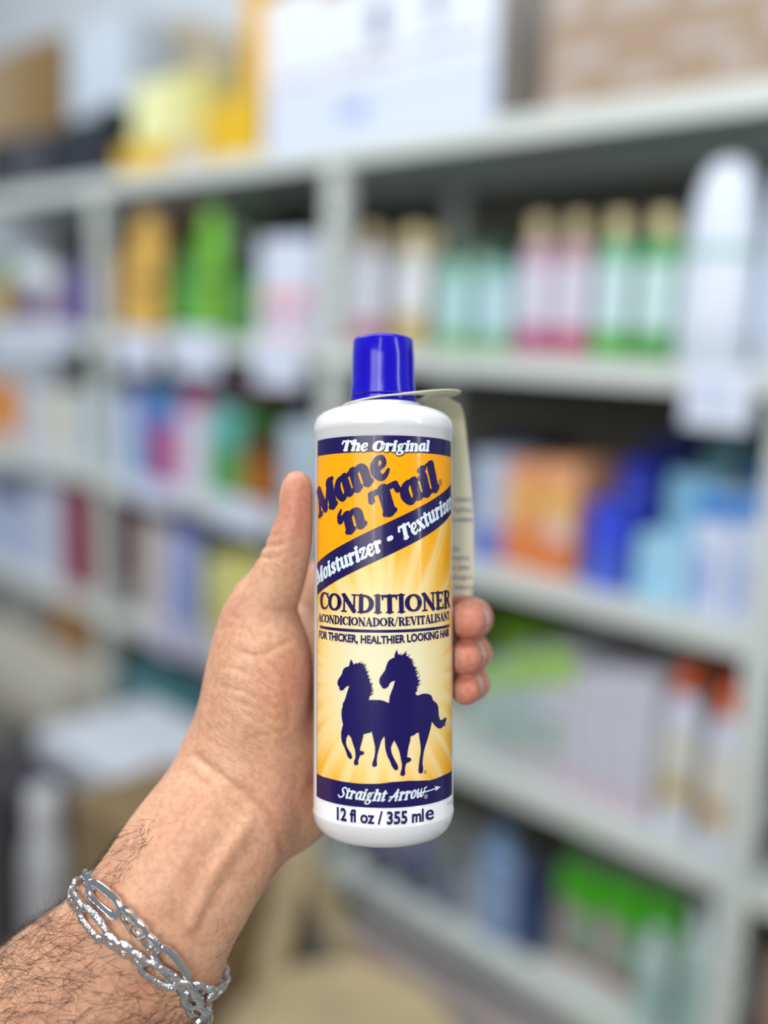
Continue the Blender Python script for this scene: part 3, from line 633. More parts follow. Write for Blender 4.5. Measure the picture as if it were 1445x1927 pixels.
# ---- hairs of the forearm, rooted in the skin
Nn = vnorm(P, Q)
bt_ = (px_-140)*.79*0
ax2 = np.array(hp(190, 1860, 0))-np.array(hp(450, 1520, 0)); ax2 /= np.linalg.norm(ax2)
below = (py_-1655)-(px_-165)*.80          # positive on the elbow side of the bracelet
vis = Nn[:, 1] < .35
def pick(mask, n):
    ii = np.flatnonzero(mask); return rng.choice(ii, min(n, len(ii)), replace=False)
m1 = vis & (below > 26) & (px_ > -60) & (py_ < 2000)
wgt = rng.random(len(P)) < np.clip(.25+(below-20)/140, 0, 1)
roots = [(i, 0) for i in pick(m1 & wgt, 950)]
edge = 180+(1640-py_)*.79
m2 = (Nn[:, 1] < .5) & (below < -5) & (py_ > 1545) & (px_ < edge+62); roots += [(i, 1) for i in pick(m2, 120)]
m3 = (Nn[:, 1] < .6) & (px_ > 385) & (py_ > 1745) & (py_ < 1850) & (below < -40); roots += [(i, 2) for i in pick(m3, 16)]
cu = bpy.data.curves.new('arm_hair', 'CURVE'); cu.dimensions = '3D'; cu.bevel_depth = .000066; cu.bevel_resolution = 0; cu.resolution_u = 2
for i, kd in roots:
    p = P[i]; n_ = Nn[i]; L = rng.uniform(8, 19) if kd == 0 else rng.uniform(5, 10)
    d = np.array((-.55, 0, .45))+rng.normal(0, .5, 3) if kd == 0 else (np.array((-.5, 0, -.6)) if kd == 1 else np.array((.3, 0, .9)))+rng.normal(0, .35, 3)
    if kd == 0 and below[i] > 90: d = np.array((-.8, 0, -.1))+rng.normal(0, .45, 3)
    d -= n_*(d@n_); d /= np.linalg.norm(d); sd = np.cross(n_, d)*rng.uniform(-.8, .8)
    pts = []
    for k_ in range(6):
        t = k_/5; q = p+d*L*t+sd*L*t*t+n_*(.1+2.3*math.sin(min(t*2.0, 1.6))*.8*rng.uniform(.8, 1))
        pts.append(q/1000)
    s_ = cu.splines.new('POLY'); s_.points.add(5)
    for k_, q in enumerate(pts): s_.points[k_].co = (*q, 1); s_.points[k_].radius = 1-.75*(k_/5)
cu.materials.append(mat('dark_arm_hair', (40, 26, 20), .5))
ah_ = bpy.data.objects.new('arm_hair', cu); C.objects.link(ah_); ah_.parent = person; tag(ah_, kind='stuff')

# ================================================================ silver chain bracelets round the wrist
silver = mat('polished_silver', (222, 223, 228), .07, metal=1.0); silver_cut = bpy.data.materials.new('diamond_cut_silver'); silver_cut.use_nodes = True
nt = silver_cut.node_tree; B = nt.nodes['Principled BSDF']; B.inputs['Base Color'].default_value = lin((235, 236, 240)); B.inputs['Metallic'].default_value = 1; B.inputs['Roughness'].default_value = .16
tc = N('ShaderNodeTexCoord'); vo = N('ShaderNodeTexVoronoi'); vo.inputs['Scale'].default_value = 1100; nt.links.new(tc.outputs['Object'], vo.inputs['Vector'])
bp = N('ShaderNodeBump'); bp.inputs['Strength'].default_value = 1; bp.inputs['Distance'].default_value = .0003; nt.links.new(vo.outputs['Distance'], bp.inputs['Height']); nt.links.new(bp.outputs[0], B.inputs['Normal'])
def link_mesh(name, L, Wd, w, t, m):
    """flat stadium link, length L, width Wd, bar width w, thickness t (mm)"""
    bm = bmesh.new(); n_ = 28; ns = 8; rings = []
    for i in range(n_):
        a = 2*math.pi*i/n_; rx = L/2-w/2; ry = Wd/2-w/2; ca, sa = math.cos(a), math.sin(a)
        ex = 2/3.0 if L > Wd*1.4 else 1.0
        cx_ = rx*math.copysign(abs(ca)**ex, ca); cy_ = ry*math.copysign(abs(sa)**ex, sa)
        nx_, ny_ = ca/rx, sa/ry; l = math.hypot(nx_, ny_); nx_ /= l; ny_ /= l
        tw = 1.2*ca*abs(sa)*2
        r_ = []
        for j in range(ns):
            b = 2*math.pi*(j+.5)/ns; o = math.copysign(abs(math.cos(b))**.6, math.cos(b))*w/2; hh = math.copysign(abs(math.sin(b))**.6, math.sin(b))*t/2
            r_.append(bm.verts.new(((cx_+nx_*o)/1000, (cy_+ny_*o)/1000, (hh+(.55 if name else 0)*sa*t*.6)/1000)))
        rings.append(r_)
    for i in range(n_):
        for j in range(ns):
            a, b = rings[i], rings[(i+1) % n_]; bm.faces.new((a[j], b[j], b[(j+1) % ns], a[(j+1) % ns]))
    bmesh.ops.recalc_face_normals(bm, faces=bm.faces)
    me_ = bpy.data.meshes.new('link'); bm.to_mesh(me_); bm.free(); me_.materials.append(m)
    for p in me_.polygons: p.use_smooth = True
    me_.set_sharp_from_angle(angle=math.radians(50)); return me_
axisP = [np.array(sec((181, 1632), (421, 1812), -3, 1.32)[:3])]
def chain_bracelet(label_, front_px, m, size, start):
    root = empty('bracelet', M); tag(root, label_, 'bracelet', None)
    # the visible run follows the skin; the rest closes round the back of the wrist
    Pf = []
    for q in cr([np.array(p, float) for p in front_px], 10):
        d = rayh(*q[:2]); o = EH*1000; h_, nn_, _, _ = bvh.ray_cast(o, d.normalized(), 2000)
        if h_ is None:
            h_, nn_, _, _ = bvh.find_nearest(Vector(hp(q[0], q[1], .002)))
        if nn_.dot(d) > 0: nn_ = -nn_
        Pf.append((np.array(h_), np.array(nn_)))
    a, b = Pf[0][0], Pf[-1][0]; c = (a+b)/2; cc = axisP[0]
    back = []
    u = (b-a)/2; mid = c+np.array((0, 1, 0))*26
    for k_ in range(1, 24):
        th_ = math.pi*k_/24; q = c-u*(-math.cos(th_))*1.0+np.array((0, 1., 0))*31*math.sin(th_)
        h_, nn_, _, _ = bvh.find_nearest(Vector(q)); q2 = np.array(h_); nv_ = np.array(nn_)
        out_ = q2-cc; nv_ = nv_ if nv_@out_ > 0 else -nv_
        back.append((q2, nv_))
    path = Pf+back; PP = np.array([p+n_*1.7 for p, n_ in path]); NN_ = np.array([n_ for p, n_ in path])
    PP = np.vstack([PP, PP[:1]]); NN_ = np.vstack([NN_, NN_[:1]])
    for _ in range(4): PP[1:-1] = (PP[:-2]+2*PP[1:-1]+PP[2:])/4; NN_[1:-1] = (NN_[:-2]+2*NN_[1:-1]+NN_[2:])/4
    dl = np.linalg.norm(np.diff(PP, axis=0), axis=1); cum = np.concatenate([[0], np.cumsum(dl)])
    def at_(s_):
        return np.array([np.interp(s_, cum, PP[:, k_]) for k_ in range(3)]), np.array([np.interp(s_, cum, NN_[:, k_]) for k_ in range(3)])
    s_ = 0; i = start; long_ = link_mesh('long', size*2.15, size*1.0, size*.3, size*.22, m); short_ = link_mesh('short', size*1.04, size*.96, size*.34, size*.25, m)
    first = {}
    while True:
        isl = (i % 4 == 0); L = size*(2.15 if isl else 1.02); step = L-size*.34
        if s_+L > cum[-1]+size*.4: break
        p, n_ = at_(s_+L/2); p1, _ = at_(min(s_+L, cum[-1])); p0, _ = at_(s_); tx = p1-p0; tx /= np.linalg.norm(tx); n_ = n_-tx*(n_@tx); n_ /= np.linalg.norm(n_); by = np.cross(n_, tx)
        tw = (.12 if isl else .55*(1 if i % 2 else .8)); c_, sn = math.cos(tw), math.sin(tw); by2 = by*c_+n_*sn; n2 = n_*c_-by*sn
        ob = bpy.data.objects.new('link', long_ if isl else short_); C.objects.link(ob); ob.parent = root
        ob.matrix_basis = Matrix(((tx[0], by2[0], n2[0], p[0]/1000), (tx[1], by2[1], n2[1], p[1]/1000), (tx[2], by2[2], n2[2], p[2]/1000), (0, 0, 0, 1)))
        s_ += step; i += 1
    return root
chain_bracelet('polished silver chain bracelet of broad flat links, the one nearer the hand', [(160, 1652), (196, 1688), (245, 1725), (285, 1772), (318, 1810), (345, 1852), (368, 1905), (378, 1935)], silver, 9.4, 1)
chain_bracelet('sparkling diamond-cut silver chain bracelet lying nearer the elbow', [(140, 1690), (168, 1722), (205, 1765), (250, 1793), (290, 1825), (330, 1845), (372, 1855), (402, 1868)], silver_cut, 8.2, 2)
# ================================================================ the stock room: wall, floor, shelving
nX = Vector((math.cos(YAW), math.sin(YAW), 0)); sX = Vector((-math.sin(YAW), math.cos(YAW), 0))
O0 = nX*1.4
SM = Matrix(((-sX.x, nX.x, 0, O0.x), (-sX.y, nX.y, 0, O0.y), (-sX.z, nX.z, 1, 0), (0, 0, 0, 1)))   # x right, y into the shelf, z up
LV = {'T': 1.970, '2': 1.57, '3': 1.176, '4': .781, '5': .402, 'F': 0.0}
def T_(x, y, z, rz=0): return SM @ Matrix.Translation((x, y, z)) @ Matrix.Rotation(rz, 4, 'Z')
def px2x(px, z, d):
    k_ = (px-CX)/F; A = RT-FW*k_; P0 = O0+nX*d+Vector((0, 0, z))-EYE; return -(A.dot(P0))/(A.dot(-sX))
def topz(px, py, d):
    r_ = RT*((px-CX)/F)+UP*((CY-py)/F)+FW; t = (1.4+d-EYE.dot(nX))/r_.dot(nX); return (EYE+r_*t).z
enamel = mat('grey_white_enamel', (206, 212, 208), .42, noise=.03, nscale=6)
panelm = mat('shelf_back_enamel_shaded', (84, 82, 74), .6, noise=.05, nscale=5)  # same enamel as the rack, shade inside the shelves put into its colour
wallm = mat('wall_paint', (208, 216, 224), .8, noise=.03, nscale=3); floorm = mat('floor_tile', (150, 146, 134), .45, noise=.12, nscale=4)
bm = bmesh.new(); box(bm, -3.2, 3.2, -3.0, 2.6, -.05, 0); tag(build('floor', bm, floorm, mw=T_(-1.6, 0, 0), smooth=False), kind='structure')
bm = bmesh.new(); box(bm, -6.2, 2.6, .46, .54, 0, 3.2); tag(build('wall_back', bm, wallm, mw=SM, smooth=False), kind='structure')
rack = empty('shelving_unit', SM); tag(rack, 'long grey-white enamelled steel shelving with perforated posts, holding all the bottles and cartons', 'shelving')
posts = [.52, 1.48, 2.41, 3.36, -.43]
bm = bmesh.new(); pw = .046
box(bm, 0, pw, -.004, 0, 0, 1.925); box(bm, 0, .003, 0, .04, 0, 1.925); box(bm, pw-.003, pw, 0, .03, 0, 1.925)
for i in range(38):
    for xx in (.011, .031): box(bm, xx, xx+.006, -.0048, -.0035, .06+i*.05, .06+i*.05+.018, mi=1)
holem = mat('post_slot_dark', (150, 156, 156), .8)
for k_, s_ in enumerate(posts): 
    b2 = bm.copy(); build('post', b2, [enamel, holem], rack, Matrix.Translation((-s_-pw/2, 0, 0)), smooth=False)
    b3 = bm.copy(); build('post', b3, [enamel, holem], rack, Matrix.Translation((-s_-pw/2, .39, 0)), smooth=False)
bm.free()
edges = sorted([-s for s in posts])
for a, b in zip(edges[:-1], edges[1:]):
    for lv in 'T2345':
        z = LV[lv]; bm = bmesh.new(); x0, x1 = a+pw/2+.001, b-pw/2-.001
        if lv == 'T': x0, x1 = a+.001, b-.001; z += .0
        y0 = -.008 if lv == 'T' else .0
        box(bm, x0, x1, y0, .40, z-.003, z); box(bm, x0, x1, y0, y0+.003, z-.042, z-.003); box(bm, x0, x1, y0+.003, y0+.02, z-.042, z-.039); box(bm, x0, x1, .397, .40, z-.04, z-.003)
        build('shelf', bm, enamel, rack, smooth=False)
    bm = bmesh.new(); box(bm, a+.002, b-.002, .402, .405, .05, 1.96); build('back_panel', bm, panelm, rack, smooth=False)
# ---------------------------------------------------------------- goods
GAP = {'T': 9, '2': .354, '3': .348, '4': .349, '5': .333, 'F': 9}
def fit(x0, x1, lv, d):
    if lv == 'T' or (lv == 'F' and d < -.3): return x0, x1
    c = (x0+x1)/2
    for a, b in zip(edges[:-1], edges[1:]):
        if a < c < b: return max(x0, a+pw/2+.003), min(x1, b-pw/2-.003)
    return x0, x1
def carton(label, cat, xl, xr, yt, lv, d, dep, rgb, panels=(), name='carton', group=None, rz=0, z0=0, side=None, flaps=False, h=None, rough=.5):
    z = LV[lv]+z0; x0, x1 = px2x(xl, z, d), px2x(xr, z, d); x0, x1 = fit(x0, x1, lv, d); w = x1-x0; H = min(h or (topz((xl+xr)/2, yt, d)-z), GAP[lv]-z0); c = (x0+x1)/2
    bm = bmesh.new(); box(bm, -w/2, w/2, 0, dep, 0, H, bev=min(.003, w*.05))
    box(bm, -w/2+.002, w/2-.002, dep*.49, dep*.51, H-.0005, H+.0006, mi=1)          # closing seam
    if flaps:
        for sg in (-1, 1): box(bm, -w/2+.004, w/2-.004, dep*.5+(-.001 if sg < 0 else .0), dep*.5+(sg*dep*.44 if sg > 0 else .001), H, H+.003, mi=0)
    o = build(name, bm, [col(rgb, rough), col(tuple(int(v*.8) for v in rgb), rough)], None, T_(c, d, z+.0012, rz), smooth=False)
    for (a, b, e_, f_, pc) in panels:        # printed areas of the front face, in fractions
        bm = bmesh.new(); box(bm, -w/2+a*w, -w/2+b*w, -.0008, .0, e_*H, f_*H); build('printed_panel', bm, col(pc, .4), o, smooth=False)
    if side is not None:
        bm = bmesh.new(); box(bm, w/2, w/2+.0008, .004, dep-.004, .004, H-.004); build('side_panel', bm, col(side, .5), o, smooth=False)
    tag(o, label, cat, group); return o
SH = {
 'shampoo': ([(.1, 0), (.92, 0), (1, .02), (1, .70), (.93, .76), (.6, .81), (.42, .83), (.42, .85)], [(.1, .84), (.5, .84), (.5, 1), (.44, 1.0), (.1, 1.0)]),
 'tall':    ([(.1, 0), (.92, 0), (1, .03), (1, .80), (.85, .86), (.55, .88)], [(.1, .875), (.62, .875), (.6, .99), (.5, 1.0), (.1, 1)]),
 'drop':    ([(.1, .12), (.97, .12), (1, .14), (1, .30), (.97, .48), (.86, .72), (.70, .88), (.50, .97), (.25, 1.0), (.05, 1.0)], [(.1, 0), (.90, 0), (.95, .01), (.97, .115), (.1, .115)]),
 'jar':     ([(.1, 0), (.9, 0), (1, .06), (1, .66), (.93, .7), (.1, .7)], [(.1, .7), (1, .7), (1.02, .73), (1.02, .96), (.97, 1), (.1, 1)]),
 'aerosol': ([(.1, 0), (1, 0), (1, .78), (.8, .84), (.78, .845)], [(.1, .84), (.82, .84), (.82, .97), (.7, 1), (.1, 1)]),
 'squeeze': ([(.1, .0), (.95, .0), (1, .04), (1, .62), (.9, .72), (.62, .79), (.4, .82), (.4, .84)], [(.1, .83), (.55, .83), (.5, .92), (.3, 1), (.1, 1)]),
}
def bottle_(label, px, wpx, yt, lv, d, body, cap, lab_=None, shape='shampoo', name='bottle', cat='bottle', group=None, lz=(.12, .62), flat=.62, band=None, z0=0, rz=0.0, rough=.3):
    z = LV[lv]+z0; x0, x1 = px2x(px-wpx/2, z+.06, d), px2x(px+wpx/2, z+.06, d); w = (x1-x0)/1.25; c = px2x(px, z+.06, d); H = min(topz(px, yt, d)-z, GAP[lv]); q0, q1 = fit(c-w/2, c+w/2, lv, d); c = (q0+q1)/2; w = q1-q0
    p, q = SH[shape]; root = empty(name, T_(c, d, z+.001, rz+.0)); tag(root, label, cat, group); fl = 1.0 if shape in ('jar', 'aerosol') else flat
    bm = bmesh.new(); lathe(bm, [(r*w/2, h*H) for r, h in p], 28, 1, fl, cap=True); build('body', bm, col(body, rough), root)
    bm = bmesh.new(); lathe(bm, [(r*w/2, h*H) for r, h in q], 24, 1, max(fl, .8) if shape != 'drop' else fl); build('lid' if shape == 'jar' else 'cap', bm, col(cap, .35), root)
    def strip(nm, z0_, z1_, colr, a0, a1, k_=1.012):
        bm = bmesh.new(); hs = np.linspace(z0_, z1_, 7); rr = np.interp(hs, [h for r, h in p], [r for r, h in p]); lathe(bm, [(r*w/2*k_, h*H) for r, h in zip(rr, hs)], 20, 1, fl, a0=a0, a1=a1, cap=False); build(nm, bm, col(colr, .4), root)
    if lab_: strip('label', lz[0], lz[1], lab_, math.radians(-155), math.radians(-25))
    if band: strip('label_band', band[0], band[1], band[2], math.radians(-160), math.radians(-20), 1.022)
    return root
def card(label, xl, xr, y0, y1, lv, tone=(214, 222, 240), group='price cards clipped to the shelf edges', rz=0):
    z = LV[lv]-.01; d = -.016; x0, x1 = px2x(xl, z, d), px2x(xr, z, d); zt, zb = topz((xl+xr)/2, y0, d), topz((xl+xr)/2, y1, d)
    root = empty('price_card', T_((x0+x1)/2, d, zb, rz)); tag(root, label, 'price card', group); w = x1-x0; H = zt-zb
    bm = bmesh.new(); box(bm, -w/2, w/2, 0, .002, 0, H, .0006); build('card', bm, col(tone, .5), root, smooth=False)
    bm = bmesh.new()
    for i in range(3): box(bm, -w*.34, w*(.34-.1*i), -.0005, 0, H*(.32+.14*i), H*(.36+.14*i))
    build('ruled_print', bm, col((150, 156, 190), .6), root, smooth=False)
    bm = bmesh.new(); box(bm, -w*.12, w*.12, .002, .0075, H*.72, H*.99, .0008); build('clip', bm, enamel, root, smooth=False)

# -- on top of the unit
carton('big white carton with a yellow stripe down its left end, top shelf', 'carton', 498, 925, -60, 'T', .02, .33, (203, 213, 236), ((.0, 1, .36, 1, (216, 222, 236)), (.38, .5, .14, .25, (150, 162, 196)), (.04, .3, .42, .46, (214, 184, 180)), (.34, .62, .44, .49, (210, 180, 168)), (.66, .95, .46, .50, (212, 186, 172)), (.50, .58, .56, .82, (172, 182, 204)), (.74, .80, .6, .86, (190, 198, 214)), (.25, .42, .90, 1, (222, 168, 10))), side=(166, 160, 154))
carton('tall yellow cardboard strip box standing against the big white carton', 'carton', 455, 497, -80, 'T', .24, .1, (222, 170, 0))
carton('large brown cardboard box with pale mottled print, right end of the top shelf', 'box', 1018, 1560, -120, 'T', .03, .34, (158, 134, 112), [(a, a+w_, b, b+h_, (176, 164, 158)) for a, b, w_, h_ in ((.02, .08, .14, .10), (.05, .3, .2, .12), (.3, .12, .16, .1), (.24, .62, .22, .14), (.5, .3, .2, .09), (.66, .12, .1, .12), (.56, .56, .26, .12), (.8, .3, .14, .2), (.03, .66, .12, .2))], name='cardboard_box')
carton('yellow display tray at the left of the top shelf middle', 'tray', 222, 314, 250, 'T', .03, .2, (214, 172, 0), name='display_tray', h=.074)
carton('yellow display tray beside the big white carton', 'tray', 386, 488, 187, 'T', .03, .2, (214, 172, 0), ((.5, .95, .05, .3, (216, 176, 40)),), name='display_tray')
carton('small cream box between the two yellow trays', 'carton', 322, 378, 245, 'T', .03, .16, (206, 186, 140), ((.3, .8, .1, .7, (190, 180, 176)),), h=.072)
carton('pale yellow box stacked on the yellow trays, left one', 'carton', 250, 330, 150, 'T', .05, .12, (222, 224, 166), z0=.077, h=.15)
carton('duller pale yellow box stacked on the yellow trays, right one', 'carton', 334, 384, 142, 'T', .05, .12, (206, 198, 124), z0=.077, h=.15)
t_ = 0
for k_, (a, b, y, c_, lb) in enumerate(((-30, 20, 262, (34, 38, 46), 'black box at the far left of the top shelf'), (22, 82, 250, (70, 72, 80), 'charcoal grey box between black ones on the top shelf'), (86, 126, 245, (26, 30, 38), 'narrow black box right of the charcoal grey one'), (129, 180, 222, (34, 40, 52), 'black box in the middle of the dark row on the top shelf'), (183, 214, 196, (24, 28, 36), 'tallest black box, next to the yellow tray'))):
    carton(lb, 'carton', a, b, y, 'T', .03, .12, c_, group='dark boxes on the top shelf')
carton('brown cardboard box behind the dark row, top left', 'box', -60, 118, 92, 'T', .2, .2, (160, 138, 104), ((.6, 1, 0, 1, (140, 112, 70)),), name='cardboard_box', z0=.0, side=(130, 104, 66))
carton('white carton behind the dark boxes, beside the brown box', 'carton', 135, 245, 40, 'T', .2, .15, (196, 208, 222))
root = empty('wall_fan', T_(px2x(268, 2.5, .3), .36, topz(268, 165, .3))); tag(root, 'beige quarter-round cardboard pack behind the pale yellow boxes', 'pack'); root.name = 'rounded_pack'
bm = bmesh.new(); w_ = px2x(405, 2.5, .3)-px2x(265, 2.5, .3); pts = [(0, -.25)]+[(w_*math.sin(a*math.pi/24), .20*math.cos(a*math.pi/24)) for a in range(13)]+[(w_, -.25)]
fr = [bm.verts.new((x, 0, z)) for x, z in pts]; bk_ = [bm.verts.new((x, .05, z)) for x, z in pts]; bm.faces.new(fr[::-1]); bm.faces.new(bk_)
for i in range(len(pts)): j = (i+1) % len(pts); bm.faces.new((fr[i], fr[j], bk_[j], bk_[i]))
bmesh.ops.recalc_face_normals(bm, faces=bm.faces); build('pack_body', bm, col((176, 166, 142), .6), root, smooth=False)

# -- second shelf, leftmost bay
for a, w_, y, b_, c_, l_, lb in ((8, 34, 478, (70, 130, 50), (60, 120, 40), (190, 160, 60), 'green-capped bottle at the far left of the second shelf'), (34, 28, 520, (190, 120, 40), (190, 130, 60), None, 'small orange bottle in the far left bay'), (66, 40, 490, (150, 170, 190), (214, 226, 230), (70, 90, 130), 'white-lidded jar with blue label, second shelf left'), (100, 34, 505, (170, 170, 185), (210, 216, 216), (160, 130, 140), 'white-lidded jar with pink label beside the blue one')):
    bottle_(lb, a, w_, y, '2', .06, b_, c_, l_, 'jar' if 'jar' in lb else 'shampoo', name='jar' if 'jar' in lb else 'bottle', cat='jar' if 'jar' in lb else 'bottle')
carton('purple carton beside the left post, second shelf', 'carton', 124, 152, 505, '2', .05, .12, (92, 72, 150)); carton('dark violet carton standing behind the purple one', 'carton', 130, 160, 420, '2', .2, .1, (44, 30, 78))
# -- second shelf, bay between left and middle posts
bottle_('short gold bottle beside the left post', 230, 44, 478, '2', .06, (206, 162, 72), (200, 160, 80), (212, 170, 90), 'tall')
bottle_('tall gold bottle with dark bands on its label', 283, 62, 404, '2', .05, (206, 160, 66), (206, 164, 86), (214, 172, 84), 'tall', lz=(.08, .72), band=(.38, .46, (120, 90, 40)))
bottle_('brown-capped tall bottle behind the green ones', 350, 52, 372, '2', .16, (60, 40, 20), (162, 122, 66), None, 'shampoo')
bottle_('dark green bottle with a pale green label beside the gold ones', 352, 46, 468, '2', .05, (40, 120, 50), (44, 110, 40), (84, 168, 78), 'tall')
bottle_('bright lime green tall bottle', 402, 54, 398, '2', .04, (104, 178, 44), (124, 186, 60), (128, 184, 66), 'tall', band=(.4, .48, (70, 130, 40)))
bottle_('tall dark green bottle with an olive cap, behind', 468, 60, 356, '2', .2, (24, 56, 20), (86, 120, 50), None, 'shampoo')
bottle_('black bottle with a silver collar and green label', 450, 36, 432, '2', .09, (34, 52, 46), (160, 170, 170), (50, 84, 56), 'shampoo')
bottle_('pale green slim bottle beside the white pink-printed carton', 466, 34, 505, '2', .05, (90, 156, 84), (60, 80, 64), (110, 170, 96), 'tall')
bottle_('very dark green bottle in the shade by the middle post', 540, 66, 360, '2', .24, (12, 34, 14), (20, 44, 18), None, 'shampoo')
carton('white carton with rows of salmon pink print', 'carton', 486, 588, 448, '2', .03, .16, (206, 214, 232), ((.06, .46, .30, .48, (226, 158, 148)), (.54, .94, .30, .48, (226, 158, 148)), (.1, .9, .03, .13, (222, 160, 146)), (.1, .9, .17, .26, (170, 190, 230))))
# -- second shelf, bay between middle and right posts
row = [(692, 70, 432, (196, 196, 206), (196, 180, 140), (212, 214, 226), (.02, .2, (186, 96, 124)), 'clear bottle with a raspberry base, nearest the middle post'),
       (776, 70, 432, (196, 194, 186), (206, 190, 140), (222, 226, 232), (.02, .28, (196, 172, 110)), 'clear bottle with an amber base'),
       (858, 74, 462, (120, 178, 160), (36, 92, 60), (176, 212, 216), (.02, .16, (104, 172, 84)), 'sea-green bottle with a dark green cap, left of two'),
       (934, 74, 458, (112, 168, 154), (28, 84, 54), (186, 216, 228), (.02, .16, (104, 168, 90)), 'sea-green bottle with a dark green cap, right of two'),
       (1006, 72, 412, (184, 148, 164), (200, 186, 140), (214, 212, 228), (.02, .2, (178, 70, 122)), 'pink bottle with a beige cap, left of two'),
       (1076, 72, 410, (186, 146, 160), (202, 188, 140), (214, 212, 228), (.02, .2, (184, 78, 112)), 'pink bottle with a beige cap, right of two'),
       (1152, 80, 406, (112, 176, 132), (214, 200, 150), (196, 220, 226), (.02, .2, (84, 166, 60)), 'green bottle with a beige cap, left of two'),
       (1232, 84, 402, (70, 158, 92), (218, 204, 154), (196, 222, 222), (.02, .2, (70, 150, 60)), 'green bottle with a beige cap, right of two')]
for a, w_, y, b_, c_, l_, bd, lb in row: bottle_(lb, a, w_*1.04, y, '2', .05, b_, c_, l_, 'shampoo', group='coloured bottles in a row on the second shelf', band=bd, lz=(.1, .66))
for a, c_ in ((740, (206, 192, 140)), (812, (200, 186, 140)), (895, (30, 84, 56)), (1262, (150, 140, 104))):
    bottle_('second-row bottle showing only its cap %s' % {740: 'between the raspberry and amber bottles', 812: 'right of the amber-based bottle', 895: 'between the two sea-green bottles', 1262: 'beside the white teardrop bottle'}[a], a, 60, 440, '2', .16, (150, 160, 150), c_, None, 'shampoo')
bottle_('large white teardrop bottle standing on its cap, left of two', 1345, 176, 305, '2', .05, (216, 224, 240), (206, 216, 230), None, 'drop', band=(.52, .58, (150, 190, 180)), flat=.75)
bottle_('large white teardrop bottle cut by the right picture edge', 1492, 170, 290, '2', .05, (206, 220, 238), (206, 216, 230), None, 'drop', flat=.75)
# price cards
for a, b, y0, y1, lv, lb in ((222, 292, 622, 700, '2', 'price card under the gold bottles'), (322, 412, 620, 706, '2', 'price card under the green bottles'), (478, 570, 632, 728, '2', 'price card under the pink-printed carton'), (1292, 1420, 690, 806, '2', 'large price card under the white teardrop bottle'), (-10, 58, 610, 668, '2', 'price card at the far left of the second shelf'), (66, 134, 612, 664, '2', 'price card beside the left post, second shelf'), (398, 500, 938, 1000, '3', 'price card left of the thumb on the third shelf'), (236, 330, 905, 950, '3', 'price card under the multicoloured carton')):
    card(lb, a, b, y0, y1, lv)
# -- third shelf
carton('orange-fronted pack at the far left of the third shelf', 'carton', -30, 34, 724, '3', .04, .12, (226, 140, 40), ((0, 1, 0, .25, (206, 190, 186)),))
carton('white pack beside the orange one', 'carton', 40, 84, 726, '3', .04, .12, (198, 208, 222)); carton('cream-printed white pack, third shelf left', 'carton', 88, 128, 730, '3', .04, .12, (206, 206, 200), ((.2, .8, .3, .8, (222, 212, 170)),))
carton('white pack touching the left post', 'carton', 132, 162, 740, '3', .04, .12, (200, 210, 216))
carton('pale blue pack right of the left post', 'carton', 204, 254, 742, '3', .04, .14, (184, 206, 232))
carton('multicoloured blue and red carton', 'carton', 258, 336, 728, '3', .04, .14, (96, 96, 190), ((.0, .4, .0, .62, (90, 110, 170)), (.42, 1, .05, .6, (196, 90, 130)), (.35, .65, .1, .45, (170, 150, 210)), (.4, 1, .68, 1, (70, 150, 190))))
carton('white and pink pack with a magenta top', 'carton', 340, 388, 745, '3', .04, .14, (208, 204, 222), ((0, 1, .84, 1, (196, 50, 110)),))
carton('flat magenta carton lying on the back goods', 'carton', 352, 470, 718, '3', .2, .12, (150, 24, 74), z0=.2)
carton('green carton with a teal top', 'carton', 392, 454, 768, '3', .04, .12, (70, 150, 80), ((0, 1, .55, 1, (90, 168, 160)),))
bottle_('amber brown jar, left of two', 484, 46, 820, '3', .05, (150, 88, 10), (90, 50, 16), (168, 104, 12), 'jar', name='jar', cat='jar'); bottle_('amber brown jar, right of two', 524, 44, 826, '3', .05, (166, 100, 8), (80, 44, 16), (150, 84, 10), 'jar', name='jar', cat='jar')
bottle_('pale blue jar behind the thumb', 570, 62, 796, '3', .04, (168, 192, 212), (180, 200, 216), None, 'jar', name='jar', cat='jar')
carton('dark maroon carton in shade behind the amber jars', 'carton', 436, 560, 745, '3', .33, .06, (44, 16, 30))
carton('white and blue carton behind the paper tag', 'carton', 880, 940, 858, '3', .05, .14, (170, 182, 206), ((0, 1, 0, .3, (90, 110, 190)),)); carton('dark navy carton behind it', 'carton', 905, 1010, 822, '3', .24, .1, (24, 26, 62))
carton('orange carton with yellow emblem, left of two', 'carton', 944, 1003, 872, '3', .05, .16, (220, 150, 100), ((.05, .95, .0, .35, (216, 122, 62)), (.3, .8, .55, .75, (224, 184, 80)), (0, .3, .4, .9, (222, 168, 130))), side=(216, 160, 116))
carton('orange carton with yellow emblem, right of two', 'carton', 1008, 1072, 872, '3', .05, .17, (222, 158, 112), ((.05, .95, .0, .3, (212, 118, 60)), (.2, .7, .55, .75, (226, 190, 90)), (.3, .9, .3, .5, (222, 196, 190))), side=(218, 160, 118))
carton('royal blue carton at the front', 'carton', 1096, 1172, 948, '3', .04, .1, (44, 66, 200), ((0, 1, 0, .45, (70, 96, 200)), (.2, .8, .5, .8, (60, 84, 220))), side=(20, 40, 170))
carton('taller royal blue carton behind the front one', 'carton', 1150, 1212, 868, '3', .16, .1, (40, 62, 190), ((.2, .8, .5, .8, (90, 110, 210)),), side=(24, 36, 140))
carton('navy carton at the back of the blue goods', 'carton', 1200, 1275, 822, '3', .28, .09, (32, 44, 120))
